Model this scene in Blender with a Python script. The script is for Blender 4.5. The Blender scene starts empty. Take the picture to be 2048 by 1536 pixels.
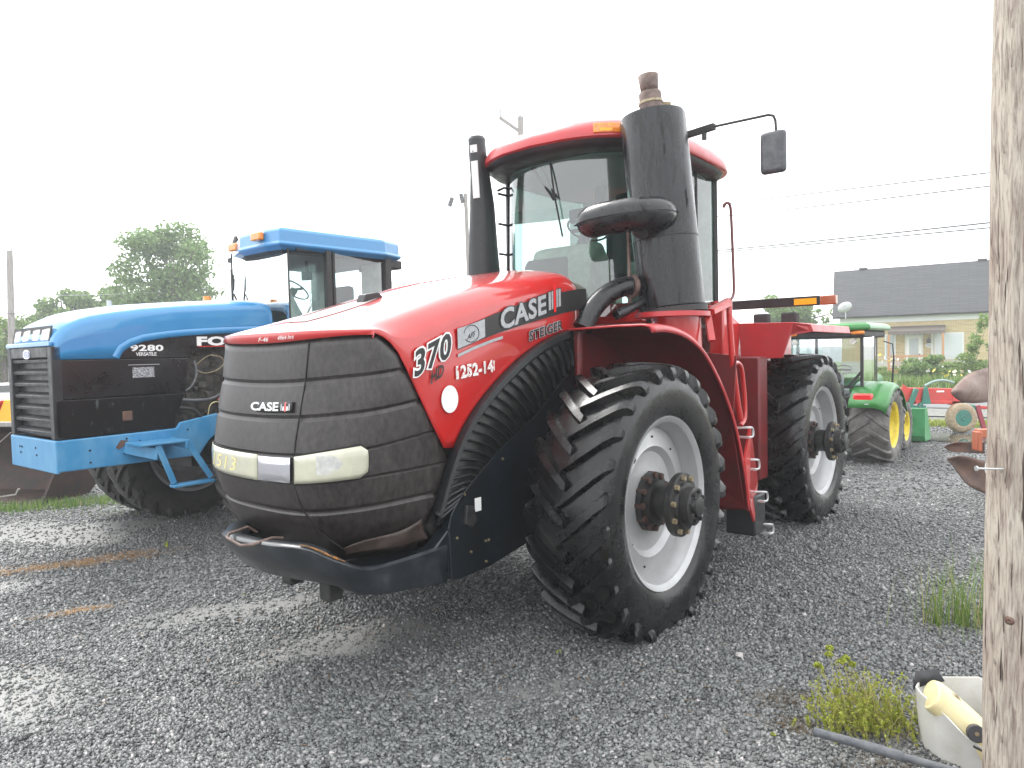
import bpy, bmesh, math, random
import numpy as np
from mathutils import Vector, Matrix, Quaternion
random.seed(7); rng = np.random.default_rng(7)
PI = math.pi
S = bpy.context.scene
C = S.collection
# ------------------------------------------------------------------ camera, sky, sun, exposure
cam = bpy.data.cameras.new('camera'); co = bpy.data.objects.new('camera', cam); C.objects.link(co)
S.camera = co
cam.sensor_width = 36; cam.lens = 1420/2048*36; cam.clip_start = .05; cam.clip_end = 2000
co.location = (0, 0, 2.0)
co.rotation_mode = 'QUATERNION'
co.rotation_quaternion = (Matrix.Rotation(PI/2-math.atan(62/1420), 3, 'X') @ Matrix.Rotation(-.024, 3, 'Z')).to_quaternion()
S.render.resolution_x = 1024; S.render.resolution_y = 768
W = bpy.data.worlds.new('World'); S.world = W; W.use_nodes = True
nt = W.node_tree; nt.nodes.clear()
sky = nt.nodes.new('ShaderNodeTexSky'); sky.sky_type = 'NISHITA'; sky.sun_disc = False
SUN_EL, SUN_ROT = math.radians(55), math.radians(-35)
sky.sun_elevation = SUN_EL; sky.sun_rotation = SUN_ROT; sky.air_density = 1; sky.dust_density = 4
hs = nt.nodes.new('ShaderNodeHueSaturation'); hs.inputs['Saturation'].default_value = .25; hs.inputs['Value'].default_value = 1.0
nt.links.new(sky.outputs[0], hs.inputs['Color'])
mx = nt.nodes.new('ShaderNodeMix'); mx.data_type = 'RGBA'; mx.inputs[0].default_value = .8
nt.links.new(hs.outputs[0], mx.inputs[6]); mx.inputs[7].default_value = (8.6, 8.8, 9.0, 1)
bg = nt.nodes.new('ShaderNodeBackground'); bg.inputs[1].default_value = .13
wo = nt.nodes.new('ShaderNodeOutputWorld')
nt.links.new(mx.outputs[2], bg.inputs[0]); nt.links.new(bg.outputs[0], wo.inputs[0])
sl = bpy.data.lights.new('sun', 'SUN'); sl.energy = 1.3; sl.angle = math.radians(25); sl.color = (1, .97, .93)
so = bpy.data.objects.new('sun', sl); C.objects.link(so)
d = Vector((math.sin(SUN_ROT)*math.cos(SUN_EL), math.cos(SUN_ROT)*math.cos(SUN_EL), math.sin(SUN_EL)))
so.rotation_mode = 'QUATERNION'; so.rotation_quaternion = d.to_track_quat('Z', 'Y')
S.view_settings.view_transform = 'Standard'; S.view_settings.look = 'None'
S.view_settings.exposure = 1.4; S.view_settings.gamma = 1
S.render.engine = 'CYCLES'
S.cycles.max_bounces = 8; S.cycles.transparent_max_bounces = 16

# ------------------------------------------------------------------ materials
def mat(name, col, rough=.5, metal=0, coat=0, col2=None, nscale=8, nlo=.4, nhi=.6, rough2=None, bump=0, bscale=60, emit=None, detail=6, stretch=None, spec=None):
    m = bpy.data.materials.new(name); m.use_nodes = True
    n = m.node_tree; b = n.nodes['Principled BSDF']
    b.inputs['Base Color'].default_value = (*col, 1); b.inputs['Roughness'].default_value = rough
    b.inputs['Metallic'].default_value = metal; b.inputs['Coat Weight'].default_value = coat
    b.inputs['Coat Roughness'].default_value = .06
    if spec is not None: b.inputs['Specular IOR Level'].default_value = spec
    if emit: b.inputs['Emission Color'].default_value = (*emit[0], 1); b.inputs['Emission Strength'].default_value = emit[1]
    tc = n.nodes.new('ShaderNodeTexCoord'); src = tc.outputs['Object']
    if stretch:
        mp = n.nodes.new('ShaderNodeMapping'); mp.inputs['Scale'].default_value = stretch; n.links.new(src, mp.inputs[0]); src = mp.outputs[0]
    if col2 is not None or rough2 is not None:
        ns = n.nodes.new('ShaderNodeTexNoise'); ns.inputs['Scale'].default_value = nscale; ns.inputs['Detail'].default_value = detail; ns.inputs['Roughness'].default_value = .65
        n.links.new(src, ns.inputs['Vector'])
        mr = n.nodes.new('ShaderNodeMapRange'); mr.inputs[1].default_value = nlo; mr.inputs[2].default_value = nhi
        n.links.new(ns.outputs['Fac'], mr.inputs[0])
        if col2 is not None:
            mc = n.nodes.new('ShaderNodeMix'); mc.data_type = 'RGBA'; mc.inputs[6].default_value = (*col, 1); mc.inputs[7].default_value = (*col2, 1)
            n.links.new(mr.outputs[0], mc.inputs[0]); n.links.new(mc.outputs[2], b.inputs['Base Color'])
        if rough2 is not None:
            m2 = n.nodes.new('ShaderNodeMapRange'); m2.inputs[3].default_value = rough; m2.inputs[4].default_value = rough2
            n.links.new(mr.outputs[0], m2.inputs[0]); n.links.new(m2.outputs[0], b.inputs['Roughness'])
    if bump:
        nb = n.nodes.new('ShaderNodeTexNoise'); nb.inputs['Scale'].default_value = bscale; nb.inputs['Detail'].default_value = 5
        n.links.new(src, nb.inputs['Vector'])
        bp = n.nodes.new('ShaderNodeBump'); bp.inputs['Strength'].default_value = bump; bp.inputs['Distance'].default_value = .01
        n.links.new(nb.outputs['Fac'], bp.inputs['Height']); n.links.new(bp.outputs[0], b.inputs['Normal'])
    return m
def glassmat(name, tint, refl=.9, base=.06):
    m = bpy.data.materials.new(name); m.use_nodes = True; n = m.node_tree; n.nodes.clear()
    o = n.nodes.new('ShaderNodeOutputMaterial'); t = n.nodes.new('ShaderNodeBsdfTransparent'); t.inputs[0].default_value = (*tint, 1)
    g = n.nodes.new('ShaderNodeBsdfGlossy'); g.inputs['Roughness'].default_value = .03; g.inputs[0].default_value = (refl, refl, refl, 1)
    f = n.nodes.new('ShaderNodeLayerWeight'); f.inputs[0].default_value = .25
    ad = n.nodes.new('ShaderNodeMath'); ad.operation = 'MULTIPLY_ADD'; ad.inputs[1].default_value = .75; ad.inputs[2].default_value = base
    mxs = n.nodes.new('ShaderNodeMixShader')
    n.links.new(f.outputs['Fresnel'], ad.inputs[0]); n.links.new(ad.outputs[0], mxs.inputs[0])
    n.links.new(t.outputs[0], mxs.inputs[1]); n.links.new(g.outputs[0], mxs.inputs[2]); n.links.new(mxs.outputs[0], o.inputs[0])
    return m
M = {}
M['red'] = mat('red_paint', (.50, .010, .008), .30, coat=1, col2=(.45, .010, .009), nscale=3, rough2=.42)
M['redin'] = mat('red_paint_dark', (.17, .010, .012), .45, col2=(.10, .015, .015), nscale=5, nlo=.35, nhi=.7, bump=.1)  # darker, duller red than the outer paint, for inner fender faces and tank
M['redlt'] = mat('red_fender_plastic', (.46, .026, .030), .38, coat=.35, col2=(.40, .03, .035), nscale=4, rough2=.5)
M['grille'] = mat('weathered_brown_plastic', (.0135, .0100, .0098), .38, col2=(.062, .053, .050), nscale=30, nlo=.38, nhi=.85, rough2=.5, bump=.10, bscale=260, detail=12, spec=.6, stretch=(1, 1, .6))
M['blackp'] = mat('black_plastic', (.012, .0135, .015), .33, col2=(.02, .022, .025), nscale=9, rough2=.5, bump=.06, bscale=40)
M['panel'] = mat('slate_panel', (.009, .014, .019), .28, col2=(.005, .007, .009), nscale=3, rough2=.42, coat=.3, bump=.03)
M['dark'] = mat('dark_metal', (.012, .012, .013), .5, col2=(.03, .028, .026), nscale=10, rough2=.6, bump=.2)
M['seam'] = mat('seam_black', (.004, .004, .004), .7)
M['tyre'] = mat('wet_rubber', (.0035, .0035, .004), .24, col2=(.022, .0215, .0205), nscale=6, nlo=.46, nhi=.80, rough2=.5, bump=.10, bscale=26, spec=.42)
M['tyred'] = mat('dusty_rubber', (.018, .0175, .017), .6, col2=(.055, .05, .044), nscale=6, nlo=.35, nhi=.7, bump=.2)
M['tyreg'] = mat('grey_mud_rubber', (.07, .068, .065), .6, col2=(.17, .16, .15), nscale=7, nlo=.35, nhi=.65, bump=.2)
M['rim'] = mat('silver_rim', (.46, .46, .465), .33, metal=.45, col2=(.36, .36, .36), nscale=4, nlo=.3, nhi=.8, rough2=.5)
M['hub'] = mat('black_hub', (.009, .009, .010), .33, col2=(.022, .020, .018), nscale=14, rough2=.6)
M['rustb'] = mat('rusty_bolt', (.06, .028, .02), .7, col2=(.06, .03, .022), nscale=20)
M['zinc'] = mat('zinc_bolt', (.35, .30, .20), .45, metal=.5, col2=(.2, .15, .08), nscale=30)
M['alu'] = mat('pale_step_metal', (.55, .56, .56), .35, metal=.6)
M['muffler'] = mat('muffler_black', (.013, .0145, .017), .34, col2=(.0025, .003, .0035), nscale=4, nlo=.48, nhi=.56, rough2=.14, stretch=(5, 5, .9), coat=.06, detail=9, spec=.40, bump=.03, bscale=5)
M['pipeblk'] = mat('pipe_black', (.005, .005, .006), .20, col2=(.018, .019, .021), nscale=8, rough2=.42, coat=.15, spec=.4)
M['rustpipe'] = mat('rusty_stack', (.10, .065, .055), .65, col2=(.17, .12, .10), nscale=12, bump=.3)
M['glass'] = glassmat('cab_glass', (.60, .80, .75), base=.12)
M['glass2'] = glassmat('clear_cab_glass', (.80, .89, .89), base=.08)
M['glassd'] = glassmat('dark_glass', (.25, .33, .32))
M['lens'] = mat('yellowed_lens', (.55, .54, .41), .16, coat=.8, col2=(.38, .37, .29), nscale=6, nlo=.3, nhi=.8)
M['lensw'] = mat('clear_lens', (.62, .62, .57), .12, coat=1, col2=(.42, .42, .40), nscale=9)
M['chrome'] = mat('chrome', (.72, .72, .76), .12, metal=1)
M['amber'] = mat('amber_lens', (.85, .28, .02), .2, coat=.8, col2=(.7, .18, .01), nscale=30)
M['amberd'] = mat('dull_amber_lens', (.35, .09, .03), .3, coat=.5)
M['yell'] = mat('yellow_reflector', (.85, .42, .01), .35)
M['white'] = mat('white_decal', (.78, .78, .76), .5)
M['whitew'] = mat('worn_white_decal', (.74, .73, .70), .6, col2=(.62, .10, .09), nscale=60, nlo=.55, nhi=.6)
M['grey'] = mat('grey_decal', (.42, .43, .44), .4)
M['silver'] = mat('silver_decal', (.40, .41, .42), .35, col2=(.33, .34, .35), nscale=40)
M['decalblk'] = mat('black_decal', (.012, .011, .011), .4)
M['beige'] = mat('beige_cab_plastic', (.34, .35, .29), .6, col2=(.24, .25, .21), nscale=5)
M['liner'] = mat('grey_headliner', (.42, .46, .44), .8)
M['seat'] = mat('dark_seat', (.03, .033, .034), .8)
M['mirror'] = mat('mirror_back', (.05, .052, .058), .3, col2=(.11, .11, .12), nscale=12, nlo=.4, nhi=.7)
M['blue'] = mat('blue_paint', (.030, .215, .46), .32, coat=.8, col2=(.035, .23, .48), nscale=3, rough2=.45)
M['bluef'] = mat('faded_blue_frame', (.045, .235, .45), .45, coat=.15, col2=(.13, .33, .52), nscale=5, nlo=.4, nhi=.75, rough2=.6, bump=.08, stretch=(1, 1, .5), detail=9)
M['bpan'] = mat('black_side_panel', (.006, .0065, .007), .25, coat=.15, col2=(.010, .011, .012), nscale=4, rough2=.35)
M['bpan2'] = mat('black_panel_scratched', (.006, .0065, .007), .3, col2=(.10, .115, .115), nscale=9, nlo=.60, nhi=.72, stretch=(2, 2, .8), detail=10)
M['green'] = mat('green_paint', (.028, .20, .035), .35, coat=.3, col2=(.024, .17, .03), nscale=4)
M['greenlt'] = mat('green_bucket', (.08, .33, .13), .4, col2=(.06, .27, .10), nscale=5)
M['yelrim'] = mat('yellow_rim', (.72, .55, .01), .4, col2=(.55, .42, .02), nscale=8)
M['teal'] = mat('teal_paint', (.03, .20, .15), .45, col2=(.05, .14, .11), nscale=8)
M['tailred'] = mat('red_lamp', (.75, .02, .02), .2, coat=1)
M['plred'] = mat('plough_red', (.62, .045, .035), .4, coat=.3, col2=(.5, .05, .04), nscale=4)
M['rust'] = mat('rusted_steel', (.14, .075, .05), .55, col2=(.07, .045, .04), nscale=6, nlo=.35, nhi=.7, rough2=.75, bump=.25)
M['rustlt'] = mat('pale_rusted_steel', (.27, .20, .17), .45, col2=(.18, .12, .10), nscale=5, rough2=.6, bump=.1)
M['brown'] = mat('brown_bucket', (.036, .014, .009), .7, col2=(.016, .009, .008), nscale=5, bump=.3)
M['carwhite'] = mat('pale_car_paint', (.6, .6, .6), .3, coat=.8)
M['galv'] = mat('grey_weathered_pole', (.33, .31, .29), .8, col2=(.22, .20, .18), nscale=7, stretch=(4, 4, .3))
M['wire'] = mat('cable', (.08, .085, .09), .7)
M['wirelt'] = mat('thin_cable', (.36, .37, .38), .7)
M['tank'] = mat('white_plastic', (.56, .55, .52), .45, col2=(.46, .43, .36), nscale=5, nlo=.45, nhi=.75, bump=.05)
M['jug'] = mat('yellowed_plastic', (.62, .54, .31), .35, col2=(.50, .36, .14), nscale=3.5, nlo=.5, nhi=.75)
M['rubbercap'] = mat('black_cap', (.03, .03, .034), .5)
M['pvc'] = mat('grey_pipe', (.06, .065, .075), .5, col2=(.12, .125, .13), nscale=12, bump=.1)
M['pvclt'] = mat('light_grey_pipe', (.24, .27, .24), .5)
M['brick'] = None
M['trimw'] = mat('white_trim', (.66, .67, .66), .6)
M['slab'] = mat('foundation', (.48, .48, .44), .8)
M['brownaw'] = mat('brown_awning', (.10, .08, .065), .7, col2=(.075, .06, .05), nscale=20)
M['wood'] = mat('stained_wood', (.45, .22, .10), .7)
M['winglass'] = mat('house_window', (.42, .47, .48), .15, coat=.6, col2=(.36, .40, .42), nscale=2)
M['blind'] = mat('window_blind', (.56, .60, .62), .5)

# ------------------------------------------------------------------ mesh helpers
class MB:
    def __init__(s): s.v = []; s.f = []; s.M = Matrix.Identity(4)
    def add(s, vs, fs):
        o = len(s.v); s.v += [tuple(s.M @ Vector(p)) for p in vs]; s.f += [tuple(o+i for i in f) for f in fs]; return s
    def box(s, a, b):
        x0, y0, z0 = a; x1, y1, z1 = b
        return s.add([(x0, y0, z0), (x1, y0, z0), (x1, y1, z0), (x0, y1, z0), (x0, y0, z1), (x1, y0, z1), (x1, y1, z1), (x0, y1, z1)],
              [(0, 3, 2, 1), (4, 5, 6, 7), (0, 1, 5, 4), (1, 2, 6, 5), (2, 3, 7, 6), (3, 0, 4, 7)])
    def bar(s, p0, p1, w, h, up=(0, 0, 1)):
        p0, p1 = Vector(p0), Vector(p1); d = (p1-p0).normalized(); u = Vector(up); sd = d.cross(u)
        if sd.length < 1e-3: sd = d.cross(Vector((1, 0, 0)))
        sd.normalize(); u = sd.cross(d)
        vs = [p+sd*(i*w/2)+u*(j*h/2) for p in (p0, p1) for i, j in ((-1, -1), (1, -1), (1, 1), (-1, 1))]
        return s.add(vs, [(0, 3, 2, 1), (4, 5, 6, 7), (0, 1, 5, 4), (1, 2, 6, 5), (2, 3, 7, 6), (3, 0, 4, 7)])
    def tube(s, path, r, n=10, caps=True, sq=(1, 1), up=None):
        path = [Vector(p) for p in path]; R = r if isinstance(r, (list, tuple)) else [r]*len(path)
        vs = []; fs = []; prev = None
        for i, p in enumerate(path):
            t = (path[min(i+1, len(path)-1)]-path[max(i-1, 0)]).normalized()
            if prev is None:
                a = Vector(up) if up else (Vector((0, 0, 1)) if abs(t.z) < .9 else Vector((1, 0, 0)))
                nrm = (a-t*a.dot(t)).normalized()
            else: nrm = (prev-t*prev.dot(t)).normalized()
            prev = nrm; bn = t.cross(nrm)
            for k in range(n):
                an = 2*PI*k/n; vs.append(p+nrm*(R[i]*sq[0]*math.cos(an))+bn*(R[i]*sq[1]*math.sin(an)))
        for i in range(len(path)-1):
            for k in range(n):
                a, b = i*n+k, i*n+(k+1) % n; fs.append((a, b, b+n, a+n))
        if caps: fs.append(tuple(range(n))[::-1]); fs.append(tuple(range((len(path)-1)*n, len(path)*n)))
        return s.add(vs, fs)
    def cyl(s, p0, p1, r, r1=None, n=16): return s.tube([p0, p1], [r, r if r1 is None else r1], n)
    def rev(s, prof, n=48, c=(0, 0, 0), zmin=None):   # prof: (y, r) revolved about the y axis through c
        vs = []; fs = []; m = len(prof)
        for k in range(n):
            a = 2*PI*k/n
            for (y, r) in prof: vs.append((c[0]+r*math.cos(a), c[1]+y, c[2]+r*math.sin(a)))
        for k in range(n):
            for j in range(m-1):
                a = k*m+j; b = ((k+1) % n)*m+j; fs.append((a, a+1, b+1, b))
        return s.add(vs, fs)
    def prism(s, poly, y0, y1, f=lambda x, y, z: (x, y, z)):  # poly in (x,z), extruded in y
        n = len(poly); vs = [f(x, y0, z) for x, z in poly]+[f(x, y1, z) for x, z in poly]
        return s.add(vs, [tuple(range(n)), tuple(range(n, 2*n))[::-1]]+[(i, i+n, (i+1) % n+n, (i+1) % n) for i in range(n)])
    def grid(s, rows):
        m = len(rows[0]); vs = [p for r in rows for p in r]
        return s.add(vs, [(i*m+j, i*m+j+1, (i+1)*m+j+1, (i+1)*m+j) for i in range(len(rows)-1) for j in range(m-1)])
    def quad(s, a, b, c, d): return s.add([a, b, c, d], [(0, 1, 2, 3)])
    def build(s, name, m, parent=None, smooth=35, bevel=0, solid=0, solidoff=0, seg=2):
        me = bpy.data.meshes.new(name); me.from_pydata(s.v, [], s.f); me.materials.append(m)
        if smooth:
            me.polygons.foreach_set('use_smooth', [True]*len(me.polygons)); me.set_sharp_from_angle(angle=math.radians(smooth))
        bm = bmesh.new(); bm.from_mesh(me); bmesh.ops.recalc_face_normals(bm, faces=bm.faces); bm.to_mesh(me); bm.free()
        o = bpy.data.objects.new(name, me); C.objects.link(o)
        if parent: o.parent = parent
        if solid:
            q = o.modifiers.new('solid', 'SOLIDIFY'); q.thickness = solid; q.offset = solidoff
        if bevel:
            q = o.modifiers.new('bevel', 'BEVEL'); q.width = bevel; q.segments = seg; q.limit_method = 'ANGLE'; q.angle_limit = math.radians(40)
        return o
def build_split(b, name, m, parent=None, **k):
    """one object for every loose piece"""
    n = len(b.v); p = list(range(n))
    def find(a):
        while p[a] != a: p[a] = p[p[a]]; a = p[a]
        return a
    for f in b.f:
        for i in f[1:]: p[find(i)] = find(f[0])
    groups = {}
    for f in b.f: groups.setdefault(find(f[0]), []).append(f)
    out = []
    for fs in groups.values():
        ids = sorted({i for f in fs for i in f}); mp = {i: j for j, i in enumerate(ids)}
        q = MB(); q.v = [b.v[i] for i in ids]; q.f = [tuple(mp[i] for i in f) for f in fs]
        out.append(q.build(name, m, parent, **k))
    return out
def tag(o, label=None, cat=None, group=None, kind=None):
    for k, v in (('label', label), ('category', cat), ('group', group), ('kind', kind)):
        if v: o[k] = v
    return o
def empty(name, loc, rz=0, label=None, cat=None, group=None):
    o = bpy.data.objects.new(name, None); C.objects.link(o); o.location = loc; o.rotation_euler = (0, 0, rz)
    o.empty_display_size = .3; return tag(o, label, cat, group)
def lerp(t, pts):
    return float(np.interp(t, [p[0] for p in pts], [p[1] for p in pts]))
def catmull(pts, n=6):
    P = [Vector(p) for p in pts]; P = [P[0]*2-P[1]]+P+[P[-1]*2-P[-2]]; out = []
    for i in range(1, len(P)-2):
        for k in range(n):
            t = k/n; a, b, c, d = P[i-1:i+3]
            out.append(.5*((2*b)+(c-a)*t+(2*a-5*b+4*c-d)*t*t+(3*b-a-3*c+d)*t**3))
    return out+[P[-2]]
def text(name, body, fmap, m, parent, bold=0., shear=0., space=1.0, depth=.0):
    """flat lettering: glyph outlines are mapped into (u 0..1, v 0..1) and placed by fmap(u, v)"""
    cu = bpy.data.curves.new(name, 'FONT'); cu.body = body; cu.offset = bold; cu.shear = shear; cu.space_character = space; cu.resolution_u = 3
    tmp = bpy.data.objects.new('tmp', cu); C.objects.link(tmp)
    me = bpy.data.meshes.new_from_object(tmp.evaluated_get(bpy.context.evaluated_depsgraph_get()))
    bpy.data.objects.remove(tmp)
    me.name = name
    co_ = np.array([v.co[:2] for v in me.vertices]); lo, hi = co_.min(0)+bold, co_.max(0)-bold
    uv = (co_-lo)/(hi-lo)
    for v, (a, b) in zip(me.vertices, uv): v.co = fmap(a, b)
    me.materials.clear(); me.materials.append(m)
    o = bpy.data.objects.new(name, me); C.objects.link(o); o.parent = parent
    return o
def plane_map(p0, p1, h, y, up=None):
    """text on a plane y=const; p0,p1 = (x,z) of baseline ends, h = height"""
    dx, dz = p1[0]-p0[0], p1[1]-p0[1]; L = math.hypot(dx, dz); ux, uz = up or (0, 1)
    return lambda a, b: (p0[0]+dx*a+ux*h*b, y, p0[1]+dz*a+uz*h*b)

# ------------------------------------------------------------------ tyre and wheel
def tyre_mesh(R=1.01, half=.29, rb=.60, nl=30, lugh=.048, c=(0, 0), flip=1, zc=.90, wtop=.052, wbase=.092, seg=72, down=.13, sweep=.30):
    """carcass + chevron lugs. axle along y, front of tyre = +x, lugs' centre ends lead"""
    k = half/.29; Rc = R-lugh
    h = Rc-rb
    prof = [(-.235, rb), (-.262, rb+.10*h), (-.288, rb+.30*h), (-.300, rb+.55*h), (-.292, rb+.76*h), (-.262, rb+.92*h), (-.20, rb+.985*h), (-.10, Rc), (0, Rc+.003), (.10, Rc), (.20, rb+.985*h), (.262, rb+.92*h), (.292, rb+.76*h), (.300, rb+.55*h), (.288, rb+.30*h), (.262, rb+.10*h), (.235, rb)]
    prof = [(y*k, r) for y, r in prof]
    b = MB(); b.rev(prof, seg)
    g = R-Rc
    TOP = [(-.03, R), (.04, R+.001), (.11, R-.001), (.18, R-.006), (.235, R-.012), (.275, R-.022), (.298, R-.038), (.307, R-.068), (.308, R-.095), (.303, R-.115)]
    BAS = [(-.03, Rc-.01), (.04, Rc-.01), (.11, Rc-.012), (.18, Rc-.018), (.225, Rc-.03), (.25, Rc-.045), (.262, Rc-.055), (.27, Rc-.07), (.275, Rc-.085), (.279, Rc-.10)]
    AN = [.06, .22, .41, .60, .76, .87, .93, .97, .99, 1.0]
    WT = [.80, .92, 1, 1.05, 1.10, 1.12, 1.10, 1.0, .85, .6]
    for side in (-1, 1):
        for i in range(nl):
            a0 = 2*PI*(i+(.5 if side > 0 else 0))/nl; vs = []
            for (yt, rt), (yb, r_b), an, w in zip(TOP, BAS, AN, WT):
                w0, w1 = wtop*w/2/R, wbase*w/2/R; an = an*sweep
                # leading edge of the lug is steeper than the trailing one
                for q, (yy_, rr_) in ((-w1, (yb, r_b)), (-w0, (yt, rt)), (w0, (yt, rt-.002)), (w1*1.15, (yb, r_b))):
                    vs.append((rr_*math.cos(a0+an+q), side*yy_*k, rr_*math.sin(a0+an+q)))
            n = len(TOP)
            F = [(4*j+q, 4*j+q+1, 4*j+q+5, 4*j+q+4) for j in range(n-1) for q in range(3)]+[(0, 1, 2, 3), (4*n-4, 4*n-1, 4*n-2, 4*n-3)]
            b.add(vs, F)
    # rest on the ground: flatten and bulge
    nv = []
    for x, y, z in b.v:
        if z < -zc+.10:
            t = min(1, (-zc+.10-z)/.16); y *= 1+.06*t*(abs(y) > .15)
        if z < -zc-.012: z = -zc-.012
        nv.append((x, y, z))
    b.v = nv
    return b
def wheel(parent, x, y, z, side, tm, tmat, rimm, half, rb, yoff=.13, rot=0, label=None):
    w = empty('wheel', (x, y, z)); w.parent = parent
    if label: w['label'] = label
    t = bpy.data.objects.new('tyre', tm); C.objects.link(t); t.parent = w
    r = MB(); k = half/.29*side; f = rb
    r.rev([(-.25*k, f+.02), (-.25*k, f-.02), (-.20*k, f-.035), (-.12*k, f-.06), (.10*k, f-.06), (.16*k, f-.055), (.205*k, f-.03), (.235*k, f-.02), (.255*k, f+.005), (.262*k, f+.022), (.250*k, f+.026), (.235*k, f+.01)], 64)
    dy = (.25-yoff/.29*half*1.0)*k
    r.rev([(dy, f-.058), (dy+.004*side, f-.075), (dy+.012*side, .70*f), (dy+.018*side, .67*f), (dy-.02*side, .60*f), (dy-.030*side, .45*f), (dy-.012*side, .33*f), (dy-.010*side, .001)], 64)
    r.build('rim', rimm, w, smooth=30)
    return w, dy
def bolts(n, rad, y0, y1, r, a0=0):
    b = MB()
    for i in range(n):
        a = a0+2*PI*i/n; b.cyl((rad*math.cos(a), y0, rad*math.sin(a)), (rad*math.cos(a), y1, rad*math.sin(a)), r, n=6)
    return b

# ================================================================== RED TRACTOR
TH = .67
RZ = -(PI/2+TH)
RT = empty('red_tractor', (-.0717, 5.9715, 0), RZ, 'large red tractor with brown slatted nose, tall black muffler and wet black tyres', 'tractor')
def mb(): return MB()
# --- nose surface: p = -1..1 across the front, beyond 1 back along the side
XF = [(.74, 2.05), (.9, 2.14), (1.09, 2.20), (1.27, 2.245), (1.43, 2.24), (1.64, 2.215), (1.85, 2.185), (2.08, 2.17), (2.3, 2.15)]
HW = [(.74, .50), (.9, .555), (1.1, .605), (1.3, .63), (1.7, .635), (2.1, .62), (2.3, .61)]
XE = [(.74, 1.56), (.95, 1.56), (1.04, 1.46), (1.33, 1.335), (1.48, 1.43), (1.66, 1.54), (1.85, 1.65), (2.0, 1.735), (2.06, 1.785), (2.10, 1.84), (2.125, 1.90), (2.14, 1.955)]
def nose(p, z, off=0):
    s = min(abs(p), 1); q = max(0, abs(p)-1); sg = 1 if p >= 0 else -1
    hw = lerp(z, HW); hw += (.63-hw)*min(1, q/.5)
    x = lerp(z, XF)-.25*s**4.6-q; y = sg*(s*hw)
    zz = z+.04*s*s+(.05*min(1, q/.5) if z > 1.4 and z < 2.0 else .05*max(0, min(1, q/.5))*(.3 if z > 1.3 else 0) if z < 2 else 0)
    # outward normal in plan
    if q > 0: nx, ny = 0, sg
    else:
        dx = -.25*4.6*s**3.6; L = math.hypot(dx, hw); nx, ny = hw/L, -dx/L*sg
    yy = (y+ny*off)*1.19-.12
    if yy < -.12: yy = -.12+(yy+.12)*(1+.11*max(0, min(1, (2.05-z)/.6)))
    return (x+nx*off, yy, zz)
GZ = [1.09, 1.27, 1.43, 1.64, 1.85]
rows = []
zl = [.76]
for g in GZ: zl += [g-.075, g-.022, g-.010, g, g+.010, g+.022, g+.075] if g not in (1.27, 1.43) else [g-.012, g, g+.012]
zl += [1.96, 2.04, 2.09]
zl = sorted(set(round(z, 3) for z in zl))
for z in zl:
    off = 0
    for g in GZ:
        dz = abs(z-g)
        if dz < .002: off = -.014
        elif dz < .011: off = min(off, -.011)
        elif dz < .023: off = min(off, -.002)
    zi = z
    r = []
    xe = lerp(min(z+.05, 2.14), XE); tot = max(.02, (lerp(z, XF)-.25)-xe)
    tuck = lambda p: -.016*max(0, min(1, (abs(p)-1-tot+.05)/.05))
    cols = [-1-tot*(1-i/8) for i in range(8)]+[-1+2*i/36 for i in range(37)]+[1+tot*(i+1)/8 for i in range(8)]
    for p in cols: r.append(nose(p, z, off+tuck(p)-.006*(abs(p) > 1)))
    rows.append(r)
# soften the corner between the front and the side
for r in rows:
    for it in range(7):
        q = [tuple(p) for p in r]
        for i in range(3, len(r)-3):
            if min(abs(i-8), abs(i-44)) < 5: r[i] = tuple((q[i-1][k]+2*q[i][k]+q[i+1][k])/4 for k in range(3))
# dent at the lower left corner of the shell
for r in rows:
    for i, (x, y, z) in enumerate(r):
        if y > .3 and z < 1.0:
            t = max(0, 1-abs(z-.86)/.10)*max(0, 1-abs(x-1.85)/.22); r[i] = (x, y-.035*t, z)
b = MB(); b.grid(rows)
grille = b.build('grille', M['grille'], RT, smooth=24, solid=.02, solidoff=-1)
sm = MB(); sm.tube([nose(p, z, .0015) for p, z in ((.585, 2.07), (.55, 1.85), (.49, 1.5), (.475, 1.3), (.50, 1.15), (.56, 1.05), (.64, .97), (.76, .88), (.84, .80))], .0045, 6)
sm.tube([nose(-1+2*i/30, 2.092, -.004) for i in range(31)], .004, 5)
sm.build('seam', M['seam'], grille)
def patch(p0, p1, z0, z1, off, n=16, rnd=0, curve=0, tilt=0):
    b = MB(); rows = []
    for i in range(7):
        v = i/6; r = []
        for j in range(n+1):
            u = j/n; p = p0+(p1-p0)*u; e = abs(2*v-1)
            if rnd: p = p0+(p1-rnd*(max(0, e-.55)/.45)**2-p0)*u
            zz = z0+(z1-z0)*v+tilt*u*(.3+.7*v)
            edge = 1 if 0 < i < 6 and 0 < j < n else .55
            r.append(nose(p, zz, off*edge))
        rows.append(r)
    return b.grid(rows)
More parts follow.
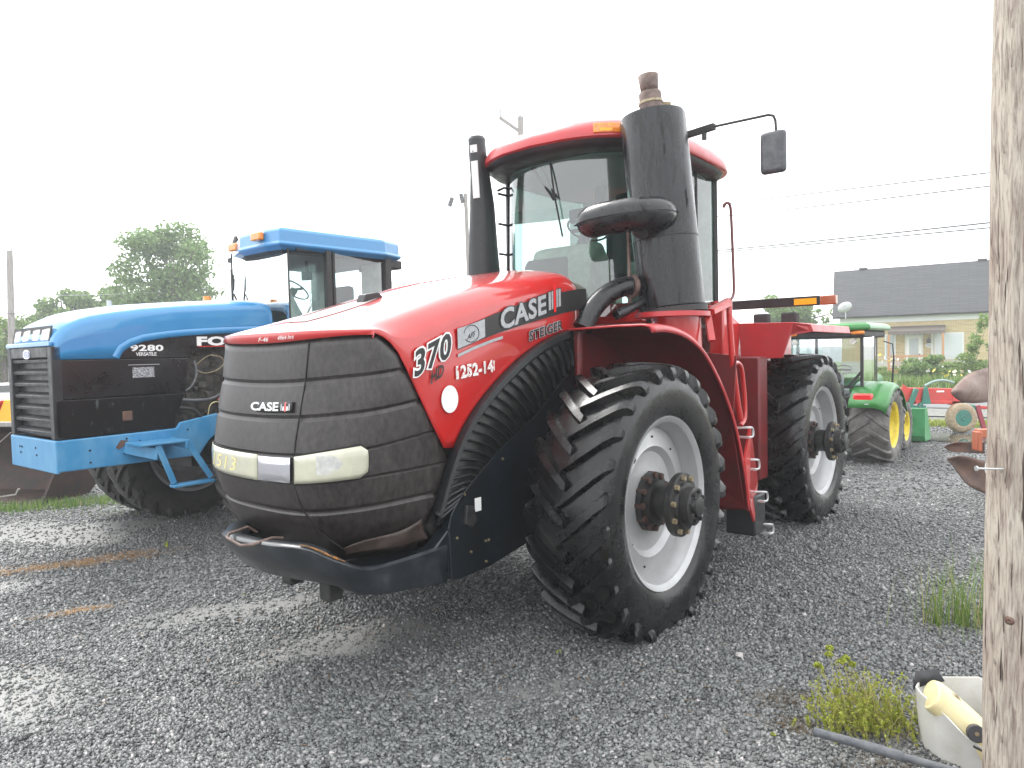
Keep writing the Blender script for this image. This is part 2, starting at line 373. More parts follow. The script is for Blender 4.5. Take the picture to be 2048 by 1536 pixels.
for (p0, p1, rnd, tl, m_, ti) in ((-1.06, .01, 0, .0, 'lens', 0), (.49, .99, .035, 1, 'lens', .035)):
    h = patch(p0, p1, 1.266, 1.424, .011, 20, rnd, tilt=ti).build('headlight', M['lens'], RT, smooth=60, solid=.01, solidoff=-1)
    if p0 < 0: h['label'] = 'yellowed headlight with chalk number'
    hb = MB(); c_ = nose(.84 if p0 > 0 else -.5, 1.36, .006)
    rr = [[(c_[0]+.022*math.cos(t)+.0, c_[1]+(.075*math.sin(t)*math.cos(a)), c_[2]+.055*math.sin(t)*math.sin(a)) for a in np.linspace(0, 2*PI, 25)] for t in (.05, .5, 1.0, 1.5)]
    if p0 > 0:
        q = MB(); rows_ = []
        for k in range(5):
            v = k/4; rows_.append([nose(.70+.10*u+.07*math.sin(PI*v)*u, 1.292+.110*v+.024, .0115) for u in np.linspace(0, 1, 7)])
        q.grid(rows_).build('reflector', M['lensw'], h, smooth=60)
    patch(p0-.01, p1+.003, 1.256, 1.434, .003, 20, rnd, tilt=ti).build('bezel', M['seam'], h, smooth=60)
patch(.035, .455, 1.272, 1.418, .022, 8).build('chrome_trim', M['chrome'], RT, smooth=60)
text('chalk_number', '1513', lambda a, b_: nose(-.66+.40*a, 1.30+.085*b_, .0125), mat('chalk', (.70, .62, .28), .8), RT, shear=.2)
# small front emblem
bd = MB(); bd.grid([[nose(-.06+.50*u, 1.678+.062*v+.0, .010) for u in np.linspace(.08*(1-v), 1, 12)] for v in (0, .5, 1)])
emb = bd.build('emblem', M['decalblk'], RT, smooth=60, solid=.012)
text('lettering', 'CASE', lambda a, b_: nose(-.09+.37*a, 1.690+.048*b_, .020), M['white'], emb, bold=.03)
for u0, u1, v0, v1, mm in ((.03, .045, .1, .8, 'grey'), (.055, .072, .1, .55, 'white'), (.078, .096, 0, 1.0, 'tailred'), (.102, .119, .1, .55, 'white'), (.127, .142, .1, .8, 'grey')):
    q = MB(); q.grid([[nose(u+.285, 1.685+.055*v, .0205) for u in (u0, u1)] for v in (v0, v1)]); q.build('emblem_bar', M[mm], emb, smooth=0)
# --- hood
CT = [(-.34, 2.705), (-.1, 2.70), (.33, 2.63), (.8, 2.545), (1.14, 2.465), (1.67, 2.315), (1.98, 2.225), (2.10, 2.185), (2.17, 2.155)]
EDGE = [(-.36, 2.19), (-.23, 2.185), (.09, 2.135), (.36, 2.05), (.61, 1.94), (.84, 1.80), (1.06, 1.64), (1.2, 1.51), (1.335, 1.34), (1.43, 1.49), (1.54, 1.675), (1.64, 1.85), (1.73, 2.005), (1.785, 2.065), (1.84, 2.105), (1.92, 2.135)]
def hood_pt(c, s):
    bend = .25*max(0, min(1, (c-1.2)/.97))**1.5
    sgn = 1 if s >= 0 else -1; a = abs(s)
    ct = lerp(c, CT); sh = .085+.02*max(0, (.3-c))
    fx = 1
    if c < -.15: fx = 1-.12*((-.15-c)/.19)**2
    if a <= 1:   # top, rounding over
        hwid = .62*fx*1.0
        y = hwid*min(1, a)**.98; z = ct-sh*a**2.6-.02*a-(.075*max(0, (a-.82)/.18)**2)
        if c < -.15: z -= .06*((-.15-c)/.19)**2
        kk = lerp(c, [(1.7, 1), (1.9, .78), (2.0, .52), (2.06, .3), (2.12, .12), (2.17, 0)])
        z = ct+(z-ct)*kk
        x = c-bend*a**4.6
    ka = lerp(c, [(0, 1.095), (1.9, 1.19)])
    return (x, sgn*y*ka-.63*(ka-1), z)
stn = [2.17, 2.15, 2.12, 2.06, 1.98, 1.9, 1.8, 1.7, 1.6, 1.5, 1.4, 1.3, 1.2, 1.1, 1.0, .9, .8, .7, .6, .5, .4, .3, .2, .1, 0, -.08, -.15, -.2, -.25, -.29, -.32, -.34]
b = MB(); rows = []
for c in stn:
    top = [hood_pt(c, s) for s in np.linspace(-1, 1, 41)]
    xs, ys, zs = top[-1]
    r = []
    zb = min(lerp(xs, EDGE), zs-.02) if xs < 1.93 else zs-.022
    side = [(xs, ys+.012*math.sin(PI*k/14)*min(1, (zs-zb)*2), zs+(zb-zs)*k/14) for k in range(1, 15)]
    if c > 2.0: # nose lip, a short vertical band
        pass
    dl = -top[0][1]-ys
    r = [(x, -y-dl, z) for x, y, z in side[::-1]]+top+side
    rows.append(r)
lip = []
for k, s in enumerate(np.linspace(-1, 1, 41)):
    pass
# lip row in front (curls down to the grille)
fr = [(x+.012, y, z-.03) for x, y, z in rows[0]]; fr2 = [(x+.014, y, max(z-.045, 2.06)) for x, y, z in rows[0]]
hood_rows = [[(x, y, min(z, 2.094+.04*min(1, abs(y+.12)/.75)**2)) for x, y, z in fr]]+rows
b.grid(hood_rows)
hood = b.build('hood', M['red'], RT, smooth=48, solid=.012, solidoff=-1)
# top vent and bracket on the hood
b = MB(); vr = []
for i in range(13):
    u = i/12; c = 1.98-.62*u; w = .11*math.sin(PI*min(1, .12+u*.88))**.6
    vr.append([(lambda q: (q[0], q[1], q[2]+.004))(hood_pt(c, s)) for s in np.linspace(-w+.02, w+.16, 9)])
b.grid(vr).build('hood_vent', mat('vent_mesh', (.22, .16, .16), .5, col2=(.35, .30, .30), nscale=160, nlo=.45, nhi=.55), RT, smooth=60)
b = MB()
h0 = hood_pt(1.42, -.05); b.prism([(1.50, h0[2]-.03), (1.47, h0[2]+.035), (1.36, h0[2]+.055), (1.30, h0[2]+.01), (1.30, h0[2]-.01)], -.06, .02)
b.build('hood_scoop', M['decalblk'], RT, bevel=.006)
b = MB()
for i in range(9):
    c = .85-.075*i; b.tube([(lambda q: (q[0], q[1], q[2]+.002))(hood_pt(c, s)) for s in np.linspace(-.72, -.15, 8)], .008, 6)
build_split(b, 'louvre_rib', M['red'], hood)
# side decals (left side of the tractor, y = +)
SY = .637
def sp(x, z, off=0): # point on side wall
    return (x, SY+off, z)
b = MB(); band = [(1.235, 2.03, 2.165), (1.05, 2.085, 2.215), (.85, 2.135, 2.275), (.6, 2.19, 2.345), (.3, 2.25, 2.42), (0, 2.305, 2.47), (-.2, 2.335, 2.50), (-.315, 2.35, 2.51)]
b.grid([[sp(x, z0), sp(x, z1)] for x, z0, z1 in band]); b.build('stripe', M['decalblk'], hood, smooth=0)
b = MB(); b.grid([[sp(x, z0, .002), sp(x, z1, .002)] for x, z0, z1 in ((1.245, 2.035, 2.165), (1.05, 2.088, 2.212), (.97, 2.115, 2.235))]); b.build('stripe', M['silver'], hood, smooth=0)
b = MB(); b.grid([[sp(x, z-.014, .001), sp(x, z+.006, .001)] for x, z in ((1.245, 1.995), (1.1, 2.04), (.9, 2.09), (.78, 2.115))]); b.build('stripe', M['silver'], hood, smooth=0)
b = MB(); b.tube([sp(1.11+.075*math.cos(a)*.95+.02*math.sin(a), 2.135+.052*math.sin(a)-.022*math.cos(a)*.95, .004) for a in np.linspace(.4, 2*PI-.3, 30)], .0025, 4); b.build('oval_mark', M['decalblk'], hood)
text('lettering', 'AFS', plane_map((1.155, 2.093), (1.075, 2.122), .032, SY+.004), M['decalblk'], hood, bold=.02, shear=.3)
def outlined(body, p0, p1, h, y, m1, m2, bo=.055, bi=.015, shear=.15, grow=.012, space=1.0):
    text('lettering', body, plane_map((p0[0]+grow*.6, p0[1]-grow*.6), (p1[0]-grow*.6, p1[1]-grow*.6), h+grow*1.3, y), m1, hood, bold=bo, shear=shear, space=space)
    text('lettering', body, plane_map(p0, p1, h, y+.002), m2, hood, bold=bi, shear=shear, space=space)
outlined('370', (1.635, 1.868), (1.315, 1.990), .150, SY+.003, M['white'], M['decalblk'], bo=.085, bi=.028, shear=.10, grow=0, space=1.08)
text('lettering', 'HD', plane_map((1.50, 1.822), (1.385, 1.872), .070, SY+.004), M['decalblk'], hood, bold=.03, shear=.15)
text('lettering', '1252-14', plane_map((1.265, 1.842), (.90, 1.875), .078, SY+.004), M['whitew'], hood, bold=.045, shear=-.05, space=1.05)
q = MB()
for xx, zz, hh in ((1.272, 1.840, .075), (1.16, 1.853, .06), (.985, 1.865, .07), (.893, 1.882, .07)): q.quad(sp(xx, zz, .004), sp(xx-.012, zz+.002, .004), sp(xx-.012, zz+hh, .004), sp(xx, zz+hh, .004))
build_split(q, 'sticker_remnant', M['whitew'], hood, smooth=0)
q = MB(); q.v = [sp(1.335+.078*math.cos(a), 1.715+.088*math.sin(a), .004) for a in np.linspace(0, 2*PI, 40)[:-1]]; q.f = [tuple(range(39))]; q.build('white_dot', M['white'], hood, smooth=0)
outlined('CASE', (.80, 2.162), (.265, 2.295), .135, SY+.005, M['decalblk'], M['silver'], bo=.07, bi=.03, shear=.0, grow=0, space=1.05)
for x0, x1, dz0, dz1, mm in ((.225, .195, 0, .135, 'silver'), (.185, .165, 0, .135, 'silver'), (.158, .128, -.03, .185, 'tailred'), (.122, .102, 0, .135, 'silver'), (.092, .062, 0, .135, 'silver')):
    z0 = 2.315+(.225-x0)*.25; q = MB(); q.quad(sp(x0, z0+dz0, .006), sp(x1, z0+dz0+.006, .006), sp(x1, z0+dz1+.006, .006), sp(x0, z0+dz1, .006)); q.build('emblem_bar', M[mm], hood, smooth=0)
q = MB(); q.quad(sp(.235, 2.30, .0035), sp(.05, 2.345, .0035), sp(.05, 2.50, .0035), sp(.235, 2.455, .0035)); q.build('emblem_back', M['decalblk'], hood, smooth=0)
outlined('STEIGER', (.475, 2.085), (.045, 2.178), .068, SY+.005, M['silver'], M['decalblk'], bo=.065, bi=.02, shear=0, grow=0, space=1.10)
def lipf(y0, y1, z0, h):
    return lambda a, b_: (lambda s: (2.172-.25*abs(s)**4.6+.016, (y0+(y1-y0)*a)*1.19-.12, z0+h*b_+.04*s*s))((y0+(y1-y0)*a)/.62)
text('handwriting', 'F-46', lipf(-.02, .07, 2.104, .026), M['white'], hood, shear=.3)
text('handwriting', '4964 hrs', lipf(.15, .28, 2.106, .026), M['white'], hood, shear=.3)
# --- black trim arch, louvres and slate panel under the hood
def sideprism(poly, y0, y1): 
    b = MB(); b.prism(poly, y0, y1); return b
ARCH = [(-.30, 2.18), (-.05, 2.155), (.22, 2.09), (.48, 1.995), (.72, 1.87), (.95, 1.725), (1.13, 1.575), (1.27, 1.41), (1.37, 1.24), (1.44, 1.09), (1.49, .99)]
LOW = [(-.30, 1.98), (-.12, 1.90), (.05, 1.80), (.23, 1.67), (.42, 1.545), (.62, 1.45), (.82, 1.36), (1.0, 1.26), (1.15, 1.17), (1.28, 1.08), (1.36, 1.0)]
am = catmull([(x, .655, z) for x, z in ARCH], 4)
b = MB(); b.grid([[(x, .60, z+.012), (x, .668, z+.006), (x, .672, z-.035), (x, .655, z-.055)] for x, _, z in am])
b.build('arch_trim', M['blackp'], RT, smooth=40, solid=.015)
b = MB(); lm_ = catmull([(x, .6, z) for x, z in LOW], 4)
rows = []
for (xa, _, za), (xl, _, zl_) in zip(am, lm_):
    rows.append([(xa, .650, za-.04), (xa*.5+xl*.5, .635, (za+zl_)*.5-.02), (xl, .640, zl_)])
b.grid(rows).build('louvre_panel', M['dark'], RT, smooth=40, solid=.01)
b = MB()
for i in range(1, 29):
    t = i/29*40; k = int(t); f_ = t-k; A = am[k].lerp(am[min(k+1, 40)], f_); Bq = lm_[k].lerp(lm_[min(k+1, 40)], f_)
    if .06 < A.x < .40 and i % 1 == 0 and .12 < A.x < .30: pass
    p0 = Vector((A.x+.0, .655, A.z-.045)); p2 = Vector((Bq.x, .660, Bq.z+.02)); p1 = (p0+p2)/2+Vector((-.05, .012, .02))
    path = [(1-u)**2*p0+2*u*(1-u)*p1+u*u*p2 for u in np.linspace(0, 1, 8)]
    b.tube(path, [.012]*8, 6, sq=(1.4, .8), up=(0, 1, 0))
build_split(b, 'louvre_rib', M['blackp'], RT, smooth=60)
pl = [(x, z) for x, _, z in lm_ if x > .0]+[(1.38, .97), (1.40, .90), (1.385, .56), (1.30, .545), (1.0, .555), (.58, .62), (.20, .66), (-.1, .8), (-.1, 1.75)]
b = MB(); b.prism(pl, .60, .662); pan = b.build('side_panel', M['panel'], RT, smooth=0, bevel=.006)
b = MB(); b.prism([(1.25, 1.02), (1.18, 1.0), (1.15, .9), (1.2, .86), (1.27, .9)], .66, .69)
b.build('bracket', M['dark'], pan, bevel=.006)
q = MB(); q.quad((1.15, .6645, .955), (1.085, .6645, .955), (1.085, .6645, 1.045), (1.15, .6645, 1.045)); q.build('label_sticker', M['white'], pan, smooth=0)
b = MB()
for x, z in ((1.33, .82), (1.2, .7), (1.05, .74), (1.02, .74), (1.25, 1.09), (1.05, .60), (.4, 1.36), (.85, 1.27)): b.cyl((x, .66, z), (x, .672, z), .009, n=8)
build_split(b, 'bolt', M['zinc'], pan)
# dark core: engine and frame
b = MB(); b.prism([(1.55, 1.0), (1.7, 1.9), (-.3, 2.55), (-.3, .6), (1.25, .6)], -.54, .54); b.build('engine_bay', M['dark'], RT, smooth=0)
b = MB(); b.box((-2.4, -.42, .55), (1.5, .42, 1.25)); b.box((-5.1, -.40, .6), (-2.6, .40, 1.25)); b.cyl((-2.5, 0, .5), (-2.5, 0, 1.4), .16)
for x in (0, -4.02):
    b.cyl((x, -1.1, .885), (x, 1.1, .885), .17, n=20); b.rev([(-.3, .17), (-.2, .30), (.2, .30), (.3, .17)], 20, c=(x, 0, .885))
b.build('frame', M['dark'], RT, bevel=.02)
# --- bumper
BC = [(1.42, .655), (1.75, .66), (2.0, .665), (2.12, .66), (2.24, .60), (2.33, .47), (2.40, .25), (2.43, 0), (2.40, -.25), (2.32, -.36), (2.22, -.48), (2.12, -.56)]
BT = [.80, .80, .81, .835, .90, .965, .97, .965, .96, .955, .95, .94]
BB = [.545, .60, .635, .655, .69, .71, .72, .725, .735, .76, .80, .88]
P = catmull([(x, y, 0) for x, y in BC], 5); Tt = catmull([(i, t, 0) for i, t in enumerate(BT)], 5); Tb = catmull([(i, t, 0) for i, t in enumerate(BB)], 5)
rows = []
for i, p in enumerate(P):
    a = P[max(i-1, 0)]; c = P[min(i+1, len(P)-1)]; t = (c-a).normalized(); n_ = Vector((-t.y, t.x, 0))
    if i < 0: n_ = -n_
    n_ = Vector((t.y, -t.x, 0))
    if n_.dot(Vector((1, .6 if p.y > 0 else -.6, 0))) < 0: n_ = -n_
    zt, zb = Tt[i].y, Tb[i].y; w = min(1, max(0, (i-8)/10))
    def q(o, z): return (p.x+n_.x*o, p.y+n_.y*o, z)
    rows.append([q(-.10*w-.03, zt-.03), q(-.05*w-.02, zt-.004), q(-.005, zt), q(.012, zt-.014), q(.005-.0*w, zt-.05), q(-.03*w, (zt+zb)/2), q(-.11*w, zb+.02), q(-.15*w-.01, zb), q(-.2*w-.05, zb+.01)])
b = MB(); b.grid(rows)
bump = b.build('bumper', mat('worn_black_bumper', (.012, .015, .019), .3, coat=.3, col2=(.035, .041, .048), nscale=7, nlo=.45, nhi=.75, rough2=.5, bump=.06), RT, smooth=50, solid=.025, solidoff=-1)
b = MB(); b.box((2.02, -.10, .60), (2.12, 0, .80)); b.box((2.02, .28, .57), (2.12, .38, .80)); build_split(b, 'tow_lug', M['dark'], bump, bevel=.01)
b = MB(); b.tube([(2.24, -.16, .94), (2.30, -.16, .985), (2.44, -.12, .98), (2.48, -.08, .97), (2.50, .10, .955), (2.46, .16, .962), (2.34, .16, .972), (2.26, .14, .95)], .009, 6)
b.build('step_loop', M['rustpipe'], bump, smooth=60)
b = MB(); b.tube([Vector(rows[i][2])+Vector((.004, .002, .004)) for i in range(18, 27)], [.002, .005, .007, .004, .008, .006, .004, .005, .002], 5); b.build('rust_edge', mat('orange_rust', (.35, .14, .03), .8, col2=(.1, .06, .03), nscale=40), bump)
b = MB(); b.prism([(1.38, .90), (1.40, .60), (1.62, .66), (1.62, .78), (1.52, .80)], .56, .655)
b.box((1.45, .3, .68), (2.05, .60, .76)); b.build('bumper_bracket', M['panel'], RT, bevel=.01)
b = MB(); rows = []
for i in range(6):
    v = i/5; rows.append([(lambda q: (q[0], q[1]+.006*math.sin(9*u+4*v)+.012*v*math.sin(5*u), q[2]))(nose(.80+.52*u, .80+.14*(1-v)*(.35+.65*u)+.012*math.sin(7*u), .004+.010*v)) for u in np.linspace(0, 1, 22)])
b.grid(rows).build('torn_skirt', mat('rubbed_brown_plastic', (.032, .020, .016), .5, col2=(.06, .042, .034), nscale=12, nlo=.4, nhi=.7, bump=.15), grille, smooth=60, solid=.006)
# --- front fender
ar = catmull([(.22, 0, 2.150), (.0, 0, 2.155), (-.25, 0, 2.128), (-.48, 0, 2.065), (-.70, 0, 1.955), (-.96, 0, 1.745), (-1.17, 0, 1.52), (-1.33, 0, 1.29), (-1.46, 0, 1.02), (-1.55, 0, .78), (-1.60, 0, .55)], 4)
b = MB(); rows = []
for i, p in enumerate(ar):
    a = ar[max(i-1, 0)]; c = ar[min(i+1, len(ar)-1)]; t = (c-a).normalized(); n_ = Vector((t.z, 0, -t.x)); n_ = n_ if n_.z > 0 or n_.x < 0 else -n_
    xi = -.26*max(0, 1-i/8)
    rows.append([(p.x+xi, .60, p.z+.03), (p.x+xi*.9, .70, p.z+.03), (p.x+xi*.4, 1.15, p.z+.035), (p.x+xi*.08, 1.42, p.z+.03), (p.x, 1.485, p.z+.018), (p.x, 1.505, p.z-.005), (p.x-n_.x*.03, 1.505, p.z-n_.z*.035)])
b.grid(rows); fen = b.build('front_fender', M['redlt'], RT, smooth=50, solid=.016, solidoff=-1)
rows2 = [[(q_[0]-.0, q_[1], q_[2]-.02) for q_ in r[:6]] for r in rows]
rows2 = [[(x+.012, y, z-.006) for x, y, z in r] for r in rows2]
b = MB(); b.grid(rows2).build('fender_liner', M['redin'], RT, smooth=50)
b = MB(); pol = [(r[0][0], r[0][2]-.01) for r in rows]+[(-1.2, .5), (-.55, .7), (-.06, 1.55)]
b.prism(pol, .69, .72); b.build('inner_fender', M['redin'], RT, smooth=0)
b = MB(); b.cyl((-.052, .72, 1.6), (-.07, .72, 2.16), .03, n=8); b.build('fender_edge', M['redin'], RT)
# front skirt strip of the fender, sloping outward to the steps
b = MB(); b.add([(-1.47, 1.50, 1.0), (-1.62, 1.50, 1.30), (-1.99, 1.43, .74), (-1.70, 1.50, .42), (-1.58, 1.50, .60)], [(0, 1, 2, 3, 4)])
b.build('step_plate', M['red'], RT, smooth=0, solid=.02)
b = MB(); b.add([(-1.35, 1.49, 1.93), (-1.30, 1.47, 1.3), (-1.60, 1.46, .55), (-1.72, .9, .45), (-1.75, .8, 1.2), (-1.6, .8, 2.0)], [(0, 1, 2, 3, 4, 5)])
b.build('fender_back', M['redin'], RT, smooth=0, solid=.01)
# --- wheels
tm = tyre_mesh(nl=27, wtop=.066, wbase=.108, lugh=.054, sweep=.33); tyre_o = tm.build('tyre', M['tyre'], None, smooth=30)
TM = tyre_o.data; bpy.data.objects.remove(tyre_o)
hb = MB()
HUB = [(-.01, .215), (.03, .215), (.032, .165), (.07, .158), (.075, .115), (.10, .125), (.16, .125), (.165, .105), (.20, .105), (.205, .215), (.215, .225), (.255, .225), (.258, .215), (.26, .165), (.285, .16), (.29, .135), (.345, .135), (.35, .125), (.352, .075), (.38, .07), (.385, .06), (.386, 0)]
for x in (0, -4.02):
    for side in (1, -1):
        w, dy = wheel(RT, x, 1.235*side, .90, side, TM, M['tyre'], M['rim'], .29, .60)
        h = MB(); h.rev([(dy+y*side, r) for y, r in HUB], 40); h.build('hub', M['hub'], w, smooth=30)
        if side > 0:
            build_split(bolts(12, .195, dy-.02, dy+.05, .024), 'bolt', M['rustb'], w)
            build_split(bolts(10, .195, dy+.255, dy+.285, .020, .2), 'bolt', M['zinc'], w)
            build_split(bolts(8, .105, dy+.35, dy+.372, .016, .3), 'bolt', M['dark'], w)
            hh = MB()
            for a, rr in ((.9, .42), (2.3, .46), (3.6, .43), (5.0, .47), (5.6, .40), (1.6, .47)): hh.cyl((rr*math.cos(a), dy, rr*math.sin(a)), (rr*math.cos(a), dy+.0165, rr*math.sin(a)), .008 if a != .9 else .02, n=10)
            hh.build('rim_hole', M['seam'], w)
            if x == 0:
                pch = MB(); pts = [(.33, -.0), (.29, .05), (.28, .12), (.25, .06), (.235, -.02), (.26, -.05), (.30, -.06)]
                pch.v = [(px_, dy-.012, pz) for px_, pz in pts]; pch.f = [tuple(range(7))]
# --- muffler
def T_(x, y, z): return (x, y, z)
mb0, mb1 = Vector((-.80, 1.16, 2.345)), Vector((-.755, 1.03, 3.91))
ax = (mb1-mb0).normalized()
def mseg(t): return mb0+(mb1-mb0)*t
b = MB(); b.tube([mseg(-.005), mseg(0), mseg(.003), mseg(.35), mseg(.352), mseg(.358), mseg(.36), mseg(.985), mseg(1.0), mseg(1.003)], [.262, .275, .267, .267, .272, .272, .267, .267, .258, .24], 48)
muf = b.build('muffler', M['muffler'], RT, smooth=40)
b = MB(); b.tube([mseg(-.035), mseg(-.005)], .285, 40); b.build('muffler_base', M['dark'], muf)
b = MB(); b.tube([mseg(1.0), mseg(1.075)], [.098, .092], 20); b.tube([mseg(1.07), mseg(1.12), mseg(1.125)], [.092, .09, .085], 20); b.tube([mseg(1.115), mseg(1.215)], [.066, .082], 20, caps=False)
b.build('exhaust_stack', M['rustpipe'], muf, smooth=40, solid=.004)
b = MB(); c_ = mseg(1.072); b.tube([mseg(1.065), mseg(1.078)], .1, 20); b.bar(c_+Vector((-.07, .06, 0)), c_+Vector((-.13, .11, 0)), .03, .03); b.bar(mseg(1.02)+Vector((.02, -.1, 0)), mseg(1.01)+Vector((.02, -.17, -.03)), .02, .02)
b.build('exhaust_clamp', M['zinc'], muf)
# inlet elbow on the muffler front
b = MB(); pth = catmull([(-.62, 1.15, 3.06), (-.46, 1.20, 3.06), (-.33, 1.13, 3.05), (-.23, .98, 3.035), (-.20, .82, 3.02), (-.25, .70, 3.0)], 5)
b.tube(pth, [.135]*22+[.13, .12, .10, .06], 20, sq=(.95, 1.1)); elb = b.build('exhaust_elbow', M['pipeblk'], RT, smooth=60)
b = MB(); b.tube([(-.54, 1.12, 3.06), (-.525, 1.125, 3.06)], [.2, .17], 24); b.build('elbow_flange', M['pipeblk'], elb, smooth=30)
b = MB(); b.tube([(p.x*1.0+.0, p.y, p.z) for p in pth[3:24]], .1, 8, sq=(.12, 1.62)); b.build('elbow_seam', M['pipeblk'], elb)
b = MB(); pth = catmull([(-.12, .72, 2.18), (-.21, .76, 2.33), (-.33, .82, 2.45), (-.5, .90, 2.52), (-.68, 1.0, 2.52)], 5); b.tube(pth, .080, 16)
b.tube([(-.3, .92, 2.28), (-.5, 1.0, 2.36), (-.62, 1.02, 2.42)], .04, 10)
b.build('lower_pipe', M['pipeblk'], RT, smooth=60)
b = MB(); b.tube([(-.53, .92, 2.52), (-.56, .935, 2.52)], .10, 16); b.bar((-.52, .93, 2.36), (-.50, .93, 2.95), .02, .02); b.build('pipe_clamp', M['rustpipe'], RT)
# red bracket under muffler
b = MB(); cx, cy = -.80, 1.165
ring = [(cx+.335*math.cos(a), cy+.30*math.sin(a)) for a in np.linspace(0, 2*PI, 33)[:-1]]
b.v = [(x, y, 2.262) for x, y in ring]+[(x, y, 2.300) for x, y in ring]; n = 32
b.f = [tuple(range(n)), tuple(range(n, 2*n))]+[(i, (i+1) % n, (i+1) % n+n, i+n) for i in range(n)]
brk = b.build('muffler_bracket', M['redlt'], RT, smooth=30)
b = MB(); b.tube([(-.9, 1.16, 2.0), (-.88, 1.16, 2.28)], .2, 20); b.bar((-1.0, 1.40, 2.30), (-1.28, 1.45, 2.40), .05, .05); b.bar((-1.0, 1.38, 2.29), (-.92, 1.45, 2.06), .05, .035)
b.build('muffler_support', M['red'], brk, smooth=40)
# --- cab
cab = MB()
for z0, z1, x0, x1, yy in ((2.24, 2.42, -2.60, -.95, .80),): cab.box((x0, -yy, z0), (x1, yy, z1))
cab.box((-2.70, -.80, 1.30), (-2.30, .82, 2.30)); cab.box((-2.6, -.80, 1.2), (-1.2, .76, 1.9))
cab.build('cab_body', M['red'], RT, bevel=.02)
b = MB()
for x, y in ((-1.12, -.80), (-2.60, -.80), (-2.60, .80), (-1.08, .80), (-2.08, .82)):
    b.bar((x, y, 2.20), (x+(-.02), y*.985, 3.78), .05 if x != -2.08 else .03, .06)
b.bar((-2.08, .815, 2.22), (-2.58, .815, 2.22), .05, .04); b.bar((-1.95, .82, 2.42), (-2.1, .82, 2.22), .04, .04)
build_split(b, 'cab_pillar', M['dark'], RT, bevel=.006)
rows = []
for i in range(9):
    z = 2.30+1.49*i/8; sh = .0+.06*(i/8)**2
    rows.append([(-1.12+.46*(1-abs(s)**2.4)-sh*.5, .80*s*(1-.02*i/8), z) for s in np.linspace(-1, 1, 25)])
b = MB(); b.grid(rows).build('windscreen', M['glass'], RT, smooth=60)
for s_ in (-1, 1):
    b = MB(); b.grid([[(-1.12+.0, .80*s_, 2.3), (-1.6, .83*s_, 2.3), (-2.1, .83*s_, 2.3), (-2.6, .80*s_, 2.3)], [(-1.14, .79*s_, 3.76), (-1.6, .82*s_, 3.76), (-2.1, .82*s_, 3.76), (-2.62, .79*s_, 3.76)]]).build('side_window', M['glass'], RT, smooth=60)
b = MB(); b.quad((-2.6, -.78, 2.5), (-2.6, .78, 2.5), (-2.62, .78, 3.76), (-2.62, -.78, 3.76)); b.build('rear_window', M['glass2'], RT, smooth=0)
b = MB(); b.add([(-1.62, .832, 2.42), (-2.55, .832, 2.42), (-2.58, .832, 2.30), (-2.30, .832, 1.93), (-1.95, .832, 1.90), (-1.62, .832, 2.2)], [(0, 1, 2, 3, 4, 5)]); b.build('lower_window', M['glassd'], RT, smooth=0, solid=.006)
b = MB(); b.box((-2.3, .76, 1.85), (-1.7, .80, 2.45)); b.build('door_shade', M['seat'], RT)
def sup(n, cx, rx, ry, e, z, fr=0):
    out = []
    for k in range(n):
        a = 2*PI*k/n; c, s = math.cos(a), math.sin(a); x = cx+rx*abs(c)**(2/e)*(1 if c > 0 else -1); y = ry*abs(s)**(2/e)*(1 if s > 0 else -1)
        if c > 0: x += fr*(1-(y/ry)**2)
        out.append((x, y, z))
    return out
def loft(rings, cap=True):
    b = MB(); n = len(rings[0]); b.v = [p for r in rings for p in r]
    b.f = [(i*n+k, i*n+(k+1) % n, (i+1)*n+(k+1) % n, (i+1)*n+k) for i in range(len(rings)-1) for k in range(n)]
    if cap: b.f += [tuple(range(n))[::-1], tuple(range((len(rings)-1)*n, len(rings)*n))]
    return b
RC = -1.84; RX = 1.08
rf = loft([sup(64, RC, RX*s, .985*s2, 4.2, z, .30*s) for z, s, s2 in ((3.80, 1.0, 1.0), (3.815, 1.012, 1.012), (3.87, 1.008, 1.005), (3.93, .98, .975), (3.97, .94, .93), (4.0, .86, .84), (4.03, .6, .55), (4.04, .2, .2))])
roof = rf.build('roof', M['redlt'], RT, smooth=50)
vz = loft([sup(64, RC+.02, RX*s, .97*s2, 4, z, .28*s) for z, s, s2 in ((3.745, .90, .90), (3.75, .955, .955), (3.775, .985, .98), (3.80, .995, .99))])
vz.build('roof_visor', M['blackp'], roof, smooth=50)
hl = loft([sup(48, RC, RX*.88, .80, 4, z, .1) for z in (3.73, 3.76)]); hl.build('headliner', M['liner'], roof)
def roofpt(y, z, off): 
    ry = .985; c = 1; e = 4.2
    x = RC+RX*(1-(abs(y)/ry)**e)**(1/e)+.30*(1-(y/ry)**2); return (x+off, y, z)
for y0, y1 in ((.58, .86), (-.93, -.80)):
    b = MB(); b.grid([[roofpt(y, z, .03) for y in np.linspace(y0, y1, 6)] for z in (3.835, 3.915)])
    b.build('roof_lamp', M['amber'], roof, smooth=50, solid=.03, solidoff=-1, bevel=.005)
    b = MB(); b.grid([[roofpt(y, z, .032) for y in np.linspace(y0+.05, y0+.13, 3)] for z in (3.85, 3.87)]); b.build('roof_lamp_bulb', M['yell'], roof)
b = MB(); b.add([(-1.2, -.45, 3.99), (-1.2, .02, 3.99), (-1.55, .02, 3.99), (-1.55, -.45, 3.99), (-1.25, -.15, 4.10), (-1.25, .0, 4.10), (-1.5, .0, 4.10), (-1.5, -.15, 4.10)], [(0, 1, 2, 3), (4, 5, 6, 7), (0, 1, 5, 4), (1, 2, 6, 5), (2, 3, 7, 6), (3, 0, 4, 7)])
b.build('roof_receiver', M['seat'], roof, bevel=.01)
